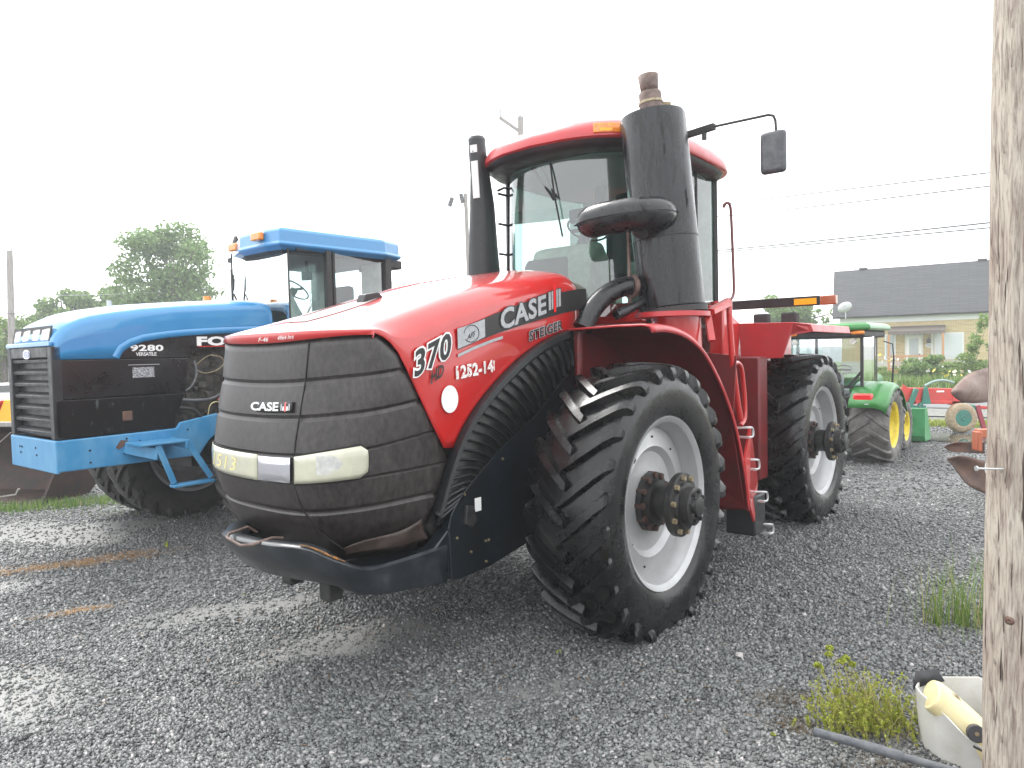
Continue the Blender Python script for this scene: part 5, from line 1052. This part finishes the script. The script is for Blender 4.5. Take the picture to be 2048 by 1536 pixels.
# ================================================================== GROUND
def smooth_noise(x, y, seed=0):
    v = np.zeros_like(x); r = np.random.default_rng(seed)
    for k in range(14):
        f = .25*1.45**k; a = r.uniform(0, 2*PI); ph = r.uniform(0, 2*PI); v += np.sin((x*np.cos(a)+y*np.sin(a))*f*2+ph)/(1.25**k)
    return v/3.2
FINE = [(1.25, 3.75, .8, .26, -.25), (-3.2, 4.2, 1.0, .5, -.4), (-4.8, 8.6, 2.0, .5, .2), (-1.0, 4.9, 1.2, .40, .45), (.9, 3.3, .8, .3, 0), (-5.6, 8.4, 1.6, .7, -.3), (-2.2, 5.6, 1.1, .3, .35), (1.9, 3.5, .35, .2, 0), (-4.6, 6.3, 1.0, .35, .2), (.1, 4.1, .7, .22, .3)]
def fine_at(x, y):
    m = np.zeros_like(x)
    for cx, cy, rx, ry, an in FINE:
        dx, dy = x-cx, y-cy; u = (dx*math.cos(an)+dy*math.sin(an))/rx; v = (-dx*math.sin(an)+dy*math.cos(an))/ry
        m = np.maximum(m, np.clip(1.15-(u*u+v*v)**.5, 0, 1)*.8)
    return np.clip(m*1.4+.55*smooth_noise(x*2.2, y*2.2, 3)*(m > .05), 0, 1)
def hgt(x, y):
    d = np.exp(-((x+1)**2+(y-6)**2)/160)
    return .012*smooth_noise(x, y, 1)*d*2
def gravelmat():
    m = bpy.data.materials.new('crushed_stone'); m.use_nodes = True; n = m.node_tree; b = n.nodes['Principled BSDF']
    tc = n.nodes.new('ShaderNodeTexCoord'); at = n.nodes.new('ShaderNodeAttribute'); at.attribute_name = 'fine'
    def vor(s, f='F1'):
        v = n.nodes.new('ShaderNodeTexVoronoi'); v.inputs['Scale'].default_value = s; v.feature = f; n.links.new(tc.outputs['Object'], v.inputs['Vector']); return v
    def noi(s, d=5):
        v = n.nodes.new('ShaderNodeTexNoise'); v.inputs['Scale'].default_value = s; v.inputs['Detail'].default_value = d; n.links.new(tc.outputs['Object'], v.inputs['Vector']); return v
    def ramp(src, pts):
        r = n.nodes.new('ShaderNodeValToRGB'); e = r.color_ramp.elements
        while len(e) < len(pts): e.new(.5)
        for q, (p, c) in zip(e, pts): q.position = p; q.color = (*c, 1)
        n.links.new(src, r.inputs[0]); return r
    def mix(t, f, a, b_, isv=False):
        q = n.nodes.new('ShaderNodeMix'); q.data_type = 'RGBA'; q.blend_type = t
        if isinstance(f, (int, float)): q.inputs[0].default_value = f
        else: n.links.new(f, q.inputs[0])
        for i, s in ((6, a), (7, b_)):
            if isinstance(s, tuple): q.inputs[i].default_value = (*s, 1)
            else: n.links.new(s, q.inputs[i])
        return q.outputs[2]
    v1 = vor(42); sx = n.nodes.new('ShaderNodeSeparateColor'); n.links.new(v1.outputs['Color'], sx.inputs[0])
    stone = ramp(sx.outputs[0], [(0, (.045, .047, .048)), (.5, (.10, .103, .105)), (.85, (.155, .158, .159)), (1, (.23, .225, .22))])
    big = ramp(noi(.9, 4).outputs[0], [(.35, (.75, .76, .78)), (.7, (1.15, 1.14, 1.12))])
    stone2 = mix('MULTIPLY', 1, stone.outputs[0], big.outputs[0])
    brown = ramp(noi(1.7, 8).outputs[0], [(.60, (0, 0, 0)), (.72, (1, 1, 1))])
    stone3 = mix('MIX', 0.0, stone2, (.16, .11, .07))
    grit = ramp(noi(260, 3).outputs[0], [(.35, (.14, .139, .135)), (.65, (.25, .247, .235))])
    col = mix('MIX', at.outputs['Fac'], stone3, grit.outputs[0])
    n.links.new(col, b.inputs['Base Color'])
    rr = n.nodes.new('ShaderNodeMapRange'); rr.inputs[3].default_value = .45; rr.inputs[4].default_value = .36; n.links.new(at.outputs['Fac'], rr.inputs[0]); n.links.new(rr.outputs[0], b.inputs['Roughness'])
    v2 = vor(42); v3 = noi(220, 4)
    ad = n.nodes.new('ShaderNodeMath'); ad.operation = 'MULTIPLY_ADD'; ad.inputs[1].default_value = -1; n.links.new(v2.outputs['Distance'], ad.inputs[0]); n.links.new(v3.outputs[0], ad.inputs[2])
    bs = n.nodes.new('ShaderNodeMapRange'); bs.inputs[3].default_value = .9; bs.inputs[4].default_value = .22; n.links.new(at.outputs['Fac'], bs.inputs[0])
    bp = n.nodes.new('ShaderNodeBump'); bp.inputs['Distance'].default_value = .012; n.links.new(bs.outputs[0], bp.inputs['Strength']); n.links.new(ad.outputs[0], bp.inputs['Height']); n.links.new(bp.outputs[0], b.inputs['Normal'])
    return m
GM = gravelmat()
# one sheet, fine near the camera and coarse to the horizon
xs = np.concatenate([[-900, -400, -200, -100, -60, -40, -28, -20], np.arange(-15, 12.01, .22), [15, 20, 28, 40, 60, 100, 200, 400, 900]])
ys = np.concatenate([[-60, -20, -6, 0], np.arange(2, 17.01, .22), [19, 23, 28, 36, 50, 80, 140, 260, 500, 1200]])
XX, YY = np.meshgrid(xs, ys); ZZ = hgt(XX, YY); FN = fine_at(XX, YY)
nx_, ny_ = len(xs), len(ys)
me = bpy.data.meshes.new('gravel_ground')
vv = np.stack([XX.ravel(), YY.ravel(), ZZ.ravel()], 1)
idx = np.arange(nx_*ny_).reshape(ny_, nx_); fc = np.stack([idx[:-1, :-1].ravel(), idx[:-1, 1:].ravel(), idx[1:, 1:].ravel(), idx[1:, :-1].ravel()], 1)
me.from_pydata(vv.tolist(), [], fc.tolist()); me.materials.append(GM); me.polygons.foreach_set('use_smooth', [True]*len(me.polygons))
at_ = me.attributes.new('fine', 'FLOAT', 'POINT'); at_.data.foreach_set('value', FN.ravel().astype(np.float32))
go = bpy.data.objects.new('gravel_ground', me); C.objects.link(go); tag(go, 'wet dark grey crushed stone yard', 'gravel yard', kind='structure')
def sheet_obj(name, pts, z, m, label, kind='structure', cat=None):
    b = MB(); b.v = [(x, y, z) for x, y in pts]; b.f = [tuple(range(len(pts)))]; o = b.build(name, m, None, smooth=0); return tag(o, label, cat or name.replace('_', ' '), kind=kind)
ud = np.array([.84, -.54]); nd = np.array([.54, .84])
def strip(p, w, l0=-90, l1=60): 
    p = np.array(p); return [tuple(p+ud*l0), tuple(p+ud*l1), tuple(p+ud*l1+nd*w), tuple(p+ud*l0+nd*w)]
sheet_obj('road', strip((12.8, 21.6), 6.0), .030, mat('wet_asphalt', (.10, .105, .11), .32, col2=(.15, .152, .155), nscale=3, rough2=.5, bump=.05), 'grey wet road crossing in front of the house')
sheet_obj('roadside_lawn', strip((15.9, 26.8), 60), .034, mat('lawn_soil', (.07, .12, .03), .9, col2=(.10, .16, .035), nscale=2), 'green lawn beyond the road')
sheet_obj('wet_shoulder', strip((11.6, 19.0), 2.6), .026, mat('wet_shoulder', (.17, .165, .14), .25, col2=(.10, .10, .09), nscale=2, rough2=.5), 'pale wet road shoulder')
wat = mat('puddle_water', (.05, .048, .036), .035, spec=.8, bump=.02, bscale=6)
b = MB(); b.v = [(9.6+1.7*math.cos(a)*(1+.15*math.sin(3*a)), 14.6+.75*math.sin(a)-.35*math.cos(a)+.1*math.sin(4*a), .022) for a in np.linspace(0, 2*PI, 41)[:-1]]; b.f = [tuple(range(40))]
tag(b.build('puddle', wat, None, smooth=0), 'shallow puddle reflecting light beside the plough stand', 'puddle', kind='structure')
# loose stones as real geometry near the camera
def island_mat(name, cols, rough=.5, rough2=None, spec=.5, trans=0):
    m = bpy.data.materials.new(name); m.use_nodes = True; n = m.node_tree; b = n.nodes['Principled BSDF']
    g = n.nodes.new('ShaderNodeNewGeometry'); r = n.nodes.new('ShaderNodeValToRGB'); e = r.color_ramp.elements
    while len(e) < len(cols): e.new(.5)
    for q, (p, c) in zip(e, cols): q.position = p; q.color = (*c, 1)
    n.links.new(g.outputs['Random Per Island'], r.inputs[0]); n.links.new(r.outputs[0], b.inputs['Base Color'])
    b.inputs['Roughness'].default_value = rough; b.inputs['Specular IOR Level'].default_value = spec
    if trans:
        t = n.nodes.new('ShaderNodeBsdfTranslucent'); n.links.new(r.outputs[0], t.inputs[0]); mxs = n.nodes.new('ShaderNodeMixShader'); mxs.inputs[0].default_value = trans
        o = n.nodes['Material Output']; n.links.new(b.outputs[0], mxs.inputs[1]); n.links.new(t.outputs[0], mxs.inputs[2]); n.links.new(mxs.outputs[0], o.inputs[0])
    return m
def mesh_np(name, V, F, m, smooth=False):
    me = bpy.data.meshes.new(name); nv, nf = len(V), len(F); k = F.shape[1]
    me.vertices.add(nv); me.vertices.foreach_set('co', V.astype(np.float32).ravel())
    me.loops.add(nf*k); me.loops.foreach_set('vertex_index', F.astype(np.int32).ravel())
    me.polygons.add(nf); me.polygons.foreach_set('loop_start', np.arange(0, nf*k, k, dtype=np.int32)); me.polygons.foreach_set('loop_total', np.full(nf, k, dtype=np.int32))
    me.update(calc_edges=True); me.materials.append(m)
    if smooth: me.polygons.foreach_set('use_smooth', [True]*nf)
    return me
def stones(N, sampler, smin, smax, seed, power=2.2, fmk=.85):
    r = np.random.default_rng(seed)
    # 8-corner irregular chips (box topology, corners pulled about)
    base = np.array([(x, y, z) for z in (-1, 1) for y in (-1, 1) for x in (-1, 1)], float)*.5
    F0 = np.array([(0, 2, 3, 1), (4, 5, 7, 6), (0, 1, 5, 4), (2, 6, 7, 3), (0, 4, 6, 2), (1, 3, 7, 5)])
    x, y = sampler(N, r); fm = fine_at(x, y); keep = r.random(len(x)) > fm*fmk if fmk > .5 else fm > .15
    x, y, fm = x[keep], y[keep], fm[keep]; N = len(x)
    s = smin+(smax-smin)*r.random(N)**power
    V = base[None]+r.uniform(-.24, .24, (N, 8, 3)); V *= (s[:, None]*np.stack([r.uniform(.75, 1.35, N), r.uniform(.7, 1.1, N), r.uniform(.35, .85, N)], 1))[:, None, :] if False else (s[:, None]*np.stack([r.uniform(.75, 1.35, N), r.uniform(.7, 1.1, N), r.uniform(.35, .85, N)], 1))[:, None, :]
    a, b_, c = r.uniform(0, 2*PI, N), r.normal(0, .45, N), r.normal(0, .45, N)
    def rot(V, ang, i, j):
        co_, si = np.cos(ang)[:, None], np.sin(ang)[:, None]; vi, vj = V[..., i].copy(), V[..., j].copy(); V[..., i] = vi*co_-vj*si; V[..., j] = vi*si+vj*co_
    rot(V, b_, 0, 2); rot(V, c, 1, 2); rot(V, a, 0, 1)
    V[..., 0] += x[:, None]; V[..., 1] += y[:, None]; V[..., 2] += (hgt(x, y)+s*r.uniform(.0, .38, N))[:, None]
    F = (F0[None]+8*np.arange(N)[:, None, None]).reshape(-1, 4)
    return V.reshape(-1, 3), F
def samp(y0, y1, p=1.0):
    def f(N, r):
        y = y0+(y1-y0)*r.random(N)**p; w_ = r.random(N) < .74; x = np.where(w_, y*r.uniform(-.82, .80, N), (y+1.5)*r.normal(0, .85, N)); return x, y
    return f
SM = island_mat('stone_chips', [(0, (.045, .047, .047)), (.45, (.122, .127, .126)), (.85, (.20, .205, .202)), (.98, (.22, .218, .212)), (.992, (.36, .34, .33)), (1, (.44, .41, .40))], rough=.38, spec=.6)
A = [stones(112000, samp(2.9, 5.2, 1.0), .008, .022, 1, 1.6), stones(125000, samp(5.2, 9.5, .9), .011, .025, 2, 1.6), stones(46000, samp(9.5, 17, 1.0), .018, .034, 3), stones(60000, samp(2.9, 7.5, 1.0), .004, .009, 9, 1.2, fmk=.25), stones(420, samp(3.0, 9, 1.0), .024, .038, 5, power=1.5)]
V = np.concatenate([a[0] for a in A]); off = np.cumsum([0]+[len(a[0]) for a in A[:-1]]); F = np.concatenate([a[1]+o for a, o in zip(A, off)])
o = bpy.data.objects.new('loose_gravel', mesh_np('loose_gravel', V, F, SM)); C.objects.link(o); tag(o, 'loose dark crushed stones covering the yard', 'gravel', kind='stuff')
# dead pine needles / straw
def blades(N, cx, cy, sx, sy, h0, h1, lean, w, seed, ang=0, flat=False, segs=4, zfun=True, curve=.6):
    r = np.random.default_rng(seed); px_ = r.normal(0, 1, N)*sx; py_ = r.normal(0, 1, N)*sy
    x = cx+px_*math.cos(ang)-py_*math.sin(ang); y = cy+px_*math.sin(ang)+py_*math.cos(ang)
    h = r.uniform(h0, h1, N); az = r.uniform(0, 2*PI, N); le = r.uniform(0, lean, N); wz = r.uniform(0, PI, N)
    z0 = hgt(x, y) if zfun else 0*x
    rows = []
    for k in range(segs+1):
        t = k/segs; hor = h*le*t**(1+curve); ver = h*t*(1-.25*le*t) if not flat else .013+.03*h*np.sin(PI*t)
        if flat: hor = h*t
        ww = w*(1-t**1.5*.9)/2
        p = np.stack([x+hor*np.cos(az), y+hor*np.sin(az), z0+ver], 1)
        o_ = np.stack([np.cos(az+PI/2+.4*np.sin(wz))*ww, np.sin(az+PI/2+.4*np.sin(wz))*ww, 0*x], 1)
        rows += [p-o_, p+o_]
    V = np.stack(rows, 1); nv = 2*(segs+1)
    F0 = np.array([(2*k, 2*k+1, 2*k+3, 2*k+2) for k in range(segs)])
    F = (F0[None]+nv*np.arange(N)[:, None, None]).reshape(-1, 4); return V.reshape(-1, 3), F
def join(L):
    off = np.cumsum([0]+[len(a[0]) for a in L[:-1]]); return np.concatenate([a[0] for a in L]), np.concatenate([a[1]+o for a, o in zip(L, off)])
def put(name, L, m, label, cat, kind=None, parent=None, group=None):
    V, F = join(L); o = bpy.data.objects.new(name, mesh_np(name, V, F, m)); C.objects.link(o)
    if parent: o.parent = parent
    else: tag(o, label, cat, group, kind)
    return o
STR = island_mat('straw', [(0, (.22, .12, .05)), (.6, (.38, .21, .08)), (1, (.45, .30, .15))], .8)
put('dead_needles', [blades(900, -4.45, 6.95, .45, .08, .05, .12, 1, .005, 11, ang=.42, flat=True), blades(360, -4.05, 7.25, .15, .06, .05, .1, 1, .003, 12, ang=.5, flat=True), blades(260, -3.55, 5.62, .13, .03, .05, .09, 1, .003, 13, ang=.5, flat=True), blades(40, -1.0, 5.0, .7, .3, .03, .08, 1, .003, 14, flat=True), blades(60, -1.9, 5.0, .9, .6, .03, .07, 1, .003, 15, flat=True), blades(90, 1.2, 4.4, 1.3, .5, .03, .09, 1, .003, 16, flat=True)], STR, 'orange brown dead needles scattered on the gravel', 'needles', kind='stuff')
# ------------------------------------------------------------------ grass
GR = island_mat('grass_blades', [(0, (.06, .13, .02)), (.6, (.12, .22, .035)), (.9, (.22, .30, .07)), (1, (.40, .34, .15))], .5, trans=.35)
GRY = island_mat('verge_grass', [(0, (.16, .22, .03)), (.6, (.28, .34, .05)), (1, (.40, .40, .12))], .6, trans=.3)
put('grass_strip', [blades(1500, -6.6, 9.75, .75, .16, .04, .15, .8, .007, 21, ang=.25), blades(900, -5.7, 10.4, .6, .16, .04, .11, .8, .007, 22, ang=.35), blades(500, -7.6, 9.5, .5, .15, .05, .2, .8, .008, 23), blades(260, -5.2, 9.4, .5, .25, .02, .06, .8, .006, 24)], GR, 'short green grass growing in front of the rusty bucket', 'grass', kind='stuff')
put('grass_tuft', [blades(46, 2.98, 5.0, .04, .04, .20, .58, .5, .007, 31), blades(50, 3.14, 4.95, .035, .04, .20, .70, .45, .007, 32), blades(40, 3.28, 4.85, .04, .04, .15, .5, .6, .007, 33), blades(46, 3.40, 5.0, .05, .05, .15, .6, .6, .007, 34), blades(200, 3.25, 4.98, .22, .16, .08, .5, 1, .004, 35)], island_mat('tuft_grass', [(0, (.10, .19, .03)), (.6, (.18, .28, .06)), (.85, (.30, .34, .10)), (1, (.46, .36, .18))], .5, trans=.35), 'upright green grass tufts left of the near pole', 'grass', kind='stuff')
put('verge_grass', [blades(16000, 10.5-5*.0, 17.2, 6.0, .28, .06, .17, .9, .02, 41, ang=-.50)], GRY, 'yellow green grass verge along the near side of the road', 'grass', kind='stuff')
WEED = island_mat('tall_weeds', [(0, (.06, .13, .025)), (.5, (.14, .24, .04)), (.9, (.26, .34, .08)), (1, (.50, .50, .40))], .6, trans=.35)
put('roadside_weeds', [blades(9000, 17.8, 27.4, 5.0, .5, .25, .85, .6, .05, 51, ang=-.57), blades(6000, 18.5, 28.5, 5.0, .8, .3, .9, .6, .05, 52, ang=-.57)], WEED, 'tall green weeds growing between road and house', 'weeds', kind='stuff')
# small sprouts
def leaf_cloud(N, blobs, size, seed, aspect=.6, flatz=.0):
    r = np.random.default_rng(seed); w = np.array([b[3]*b[4]*b[5] for b in blobs]); w = w/w.sum(); ch = r.choice(len(blobs), N, p=w)
    B = np.array(blobs)[ch]; d = r.normal(size=(N, 3)); d /= np.linalg.norm(d, axis=1)[:, None]; rad = r.random(N)**.42
    P = B[:, :3]+d*rad[:, None]*B[:, 3:6]
    # random leaf frames
    a = r.normal(size=(N, 3)); a /= np.linalg.norm(a, axis=1)[:, None]; t = np.cross(a, r.normal(size=(N, 3))); t /= np.linalg.norm(t, axis=1)[:, None]
    s = size*r.uniform(.6, 1.4, N)[:, None]
    V = np.stack([P-a*s*.5, P+t*s*aspect*.5, P+a*s*.5, P-t*s*aspect*.5], 1).reshape(-1, 3)
    return V, np.arange(4*N).reshape(-1, 4)
def tree(name, base, blobs, N, size, leafm, label, seed, trunk=True, tr=.25, group=None, bark=None, cat='tree', nl=7):
    o = empty(name, base, 0, label, cat, group); r = random.Random(seed)
    V, F = leaf_cloud(N, blobs, size, seed); c = bpy.data.objects.new('crown', mesh_np('crown', V, F, leafm)); C.objects.link(c); c.parent = o
    if trunk:
        b = MB(); H = max(q[2] for q in blobs); cx = sum(q[0] for q in blobs)/len(blobs); cy = sum(q[1] for q in blobs)/len(blobs)
        b.tube([(0, 0, -.3), (.02*H, 0, H*.25), (cx*.4, cy*.4, H*.5), (cx, cy, H*.95)], [tr, tr*.8, tr*.55, tr*.15], 8)
        for q in r.sample(blobs, min(nl, len(blobs))):
            z0 = min(H*(.2+.4*r.random()), q[2]*.9); p0 = Vector((cx*.3, cy*.3, z0)); p1 = Vector((q[0], q[1], q[2])); md = (p0+p1)/2+Vector((0, 0, .12*H*r.random()))
            b.tube([p0, md, p1, p1+(p1-md)*.5], [tr*.4, tr*.25, tr*.12, tr*.04], 6)
        b.build('trunk', bark or M['bark'], o)
    return o
M['bark'] = mat('bark', (.13, .105, .085), .9, col2=(.22, .19, .16), nscale=10, bump=.2)
LF1 = island_mat('pale_leaves', [(0, (.09, .16, .05)), (.5, (.15, .25, .08)), (1, (.26, .37, .14))], .6, trans=.35)
LF2 = island_mat('green_leaves', [(0, (.07, .14, .03)), (.5, (.14, .24, .06)), (1, (.26, .36, .11))], .6, trans=.35)
LF3 = island_mat('light_leaves', [(0, (.10, .19, .03)), (.5, (.18, .28, .06)), (1, (.30, .38, .12))], .6, trans=.4)
def blobs(spec, seed, k=1.0):
    r = random.Random(seed); out = []
    for (cx, cy, cz, rx, ry, rz, n) in spec:
        for i in range(n):
            a, e, q = r.uniform(0, 2*PI), r.uniform(-.9, 1), r.random()**.5*.88
            s = r.uniform(.18, .34)*k; ce = math.sqrt(max(0, 1-e*e)); out.append((cx+rx*q*ce*math.cos(a), cy+ry*q*ce*math.sin(a), cz+rz*q*e, rx*s*1.2, ry*s*1.2, rz*s*.85))
    return out
tree('deciduous_tree', (-21.4, 45, 0), blobs([(-.3, 0, 7.5, 3.9, 3, 3.3, 60), (1.4, 0, 5.4, 2.6, 2, 1.9, 16), (-1.9, 0, 5.2, 2.0, 2, 1.4, 12)], 3, .82), 12500, .25, LF1, 'big round leafy tree standing alone behind the blue hood', 61, tr=.32, nl=22)
tree('deciduous_tree', (-32.6, 52, 0), blobs([(-1.4, 0, 5.0, 2.2, 2, 1.9, 20), (.8, 0, 5.8, 2.2, 2, 1.9, 18)], 4), 6500, .28, LF2, 'low leafy tree left in the row behind the blue hood', 62)
tree('deciduous_tree', (-28.6, 52, 0), blobs([(-.8, 0, 5.9, 2.4, 2, 1.9, 20), (2.6, 0, 5.2, 2.6, 2, 1.9, 20)], 5), 6500, .28, LF2, 'low leafy tree in the row just left of the big tree', 63)
tree('deciduous_tree', (-24.6, 50, 0), blobs([(0, 0, 4.6, 2.2, 2, 1.6, 18)], 15), 3500, .28, LF2, 'low tree crown directly under the left side of the big tree', 73)
tree('deciduous_tree', (-28.6, 40, 0), blobs([(0, 0, 2.6, 1.9, 2, 2.3, 26)], 6), 6500, .24, LF3, 'bright green tree at the left edge behind the thin pole', 64)
tree('deciduous_tree', (-31.2, 43, 0), blobs([(0, 0, 3.6, 2.4, 2, 2.8, 24)], 7), 5500, .26, LF2, 'dark green tree cut by the left edge of the picture', 65)
def bare(base, H, label, seed, lean=0, sp=1.0):
    r = random.Random(seed); b = MB()
    def br(p, d, L, rad, k):
        q = p+d*L; b.tube([p, (p+q)/2+Vector((r.uniform(-.05, .05)*L, 0, 0)), q], [rad, rad*.8, rad*.55], 4)
        if k > 0:
            for i in range(3): 
                dd = (d+Vector((r.uniform(-.7, .7)*sp, r.uniform(-.5, .5), r.uniform(-.1, .4)))).normalized(); br(p.lerp(q, r.uniform(.5, 1)), dd, L*r.uniform(.5, .75), rad*.55, k-1)
    br(Vector((0, 0, -.2)), Vector((lean, 0, 1)).normalized(), H*.45, .09, 5)
    o = b.build('bare_tree', M['barkp'], None, smooth=0); o.location = base; return tag(o, label, 'bare tree')
M['barkp'] = mat('pale_twigs', (.30, .27, .24), .9)
bare((-16.6, 46, 0), 7.4, 'thin bare twiggy tree just right of the big leafy tree', 2)
bare((-12.0, 40, 0), 7.0, 'bare branching tree seen through the blue cab windows', 5)
tree('deciduous_tree', (19.5, 50, 0), blobs([(0, 0, 4.3, 2.2, 2, 2.0, 24), (2.2, 0, 3.6, 1.6, 1.6, 1.5, 12)], 8), 7000, .25, LF2, 'green tree behind the green tractor, left of the house', 66)
# shrubs by the house
put_ = [((17.4, 29.6, 0), [(0, 0, .85, 1.3, .8, .75, 20)], 5500, .13, 'dense green shrub in front of the porch', LF2, 71),
        ((19.0, 29.4, 0), [(0, 0, .85, 1.3, .8, .75, 20), (.1, 0, 1.8, .55, .4, .7, 9), (.45, 0, 2.6, .35, .3, .8, 8), (1.1, 0, 1.8, .6, .3, .4, 6)], 6500, .13, 'tall leafy shrub reaching up beside the right window', LF3, 72),
        ((20.8, 28.8, 0), [(0, 0, .6, 1.1, .8, .5, 14)], 2600, .12, 'low feathery green shrub at the right end of the wall', LF3, 74),
        ((15.6, 30.4, 0), [(0, 0, .6, .9, .6, .5, 12)], 2400, .12, 'yellow flowering plant at the left end of the porch', LF3, 75)]
for base, sp_, N, sz, lab, lm__, sd in put_: tree('shrub', base, blobs(sp_, sd, 1.2), N, sz, lm__, lab, sd, tr=.05, cat='shrub', nl=5)
# flowers
fl = island_mat('flowers', [(0, (.8, .6, .05)), (.5, (.8, .62, .1)), (.55, (.8, .8, .78)), (1, (.8, .78, .8))], .6)
put('flowers', [leaf_cloud(60, [(15.7, 30, 1.2, .8, .4, .4), (17.5, 28.2, .7, 2.2, .4, .4), (19.5, 27.8, .6, 2.2, .4, .4)], .14, 81, aspect=1)], fl, 'yellow and white flowers among the weeds', 'flowers', kind='stuff')
# foreground weed clump with thin stems and tiny leaves
WS = island_mat('weed_stems', [(0, (.20, .19, .06)), (.5, (.34, .30, .10)), (1, (.42, .34, .13))], .6)
WL = island_mat('weed_leaves', [(0, (.18, .23, .02)), (.5, (.30, .35, .035)), (1, (.44, .45, .08))], .55, trans=.35)
WO = empty('weed_clump', (1.83, 3.62, 0), 0, 'bushy yellow green weed clump left of the white tub', 'weed')
r_ = np.random.default_rng(91); SV, LV = [], []
b = MB(); pts_leaf = []
for i in range(210):
    x0, y0 = r_.normal(0, .15), r_.normal(0, .09); L = r_.uniform(.10, .34)*math.exp(-(x0/.3)**2); az = r_.uniform(0, 2*PI); le = r_.uniform(.1, .8)
    if i < 6: x0, y0, L, az, le = (-.10+.035*i, .06, .40-.03*abs(i-2), PI*.75, .25)
    d = Vector((math.cos(az)*le-.25, math.sin(az)*le*.6, 1)).normalized(); p = Vector((x0, y0, 0)); path = [p]
    for k in range(4): p = p+d*L/4; d = (d+Vector((r_.normal(0, .12), r_.normal(0, .12), .02))).normalized(); path.append(p)
    b.tube(path, [.0022, .002, .0018, .0014, .0008], 4)
    for k in range(9 if i >= 6 else 5):
        t = r_.uniform(.15, 1); q = path[0].lerp(path[-1], t); pts_leaf.append((q.x, q.y, q.z, .012, .012, .012))
    if i < 6:
        for k in range(10): pts_leaf.append((path[-1].x, path[-1].y, path[-1].z, .022, .02, .014))
b.add([(math.cos(a)*.30, math.sin(a)*.2, .003) for a in np.linspace(0, 2*PI, 17)[:-1]], [tuple(range(16))]) if False else None
b.build('stems', WS, WO, smooth=0)['kind'] = 'stuff'
V, F = leaf_cloud(9500, pts_leaf, .012, 92, aspect=.7); c = bpy.data.objects.new('leaves', mesh_np('leaves', V, F, WL)); C.objects.link(c); c.parent = WO
put('dry_moss', [blades(900, 1.52, 3.95, .12, .06, .01, .035, 1, .003, 93), blades(700, 1.45, 3.68, .06, .05, .01, .03, 1, .003, 94), blades(500, 1.75, 3.3, .12, .04, .01, .04, 1, .003, 95)], island_mat('dry_moss', [(0, (.10, .07, .045)), (1, (.20, .15, .09))], .9), 'dry brown moss around the weed clump', 'moss', kind='stuff')
for i, (x, y, lab) in enumerate(((-3.76, 7.55, 'tiny bright green sprout in the gravel below the blue step'), (-2.3, 5.9, 'tiny sprout alone in the gravel left of the bumper'), (.27, 4.62, 'tiny green sprout below the front tyre'))):
    put('sprout', [blades(9 if i == 0 else 4, x, y, .015, .015, .03, .09 if i == 0 else .03, .8, .014, 101+i)], WL, lab, 'sprout')

# ================================================================== GLARE HAZE: thin volume added to imitate veiling glare over the far trees
hz = bpy.data.materials.new('glare_haze'); hz.use_nodes = True; n = hz.node_tree; n.nodes.clear()
pv = n.nodes.new('ShaderNodeVolumePrincipled'); pv.inputs['Color'].default_value = (.93, .95, .97, 1); pv.inputs['Density'].default_value = .0022; pv.inputs['Anisotropy'].default_value = .2
ho = n.nodes.new('ShaderNodeOutputMaterial'); n.links.new(pv.outputs[0], ho.inputs['Volume'])
b = MB(); b.box((-85, -30, -1.6), (75, 95, 16)); tag(b.build('glare_haze', hz, None, smooth=0), 'thin pale volume imitating veiling glare over the whole yard', 'glare_haze', kind='stuff')
S.cycles.volume_bounces = 1
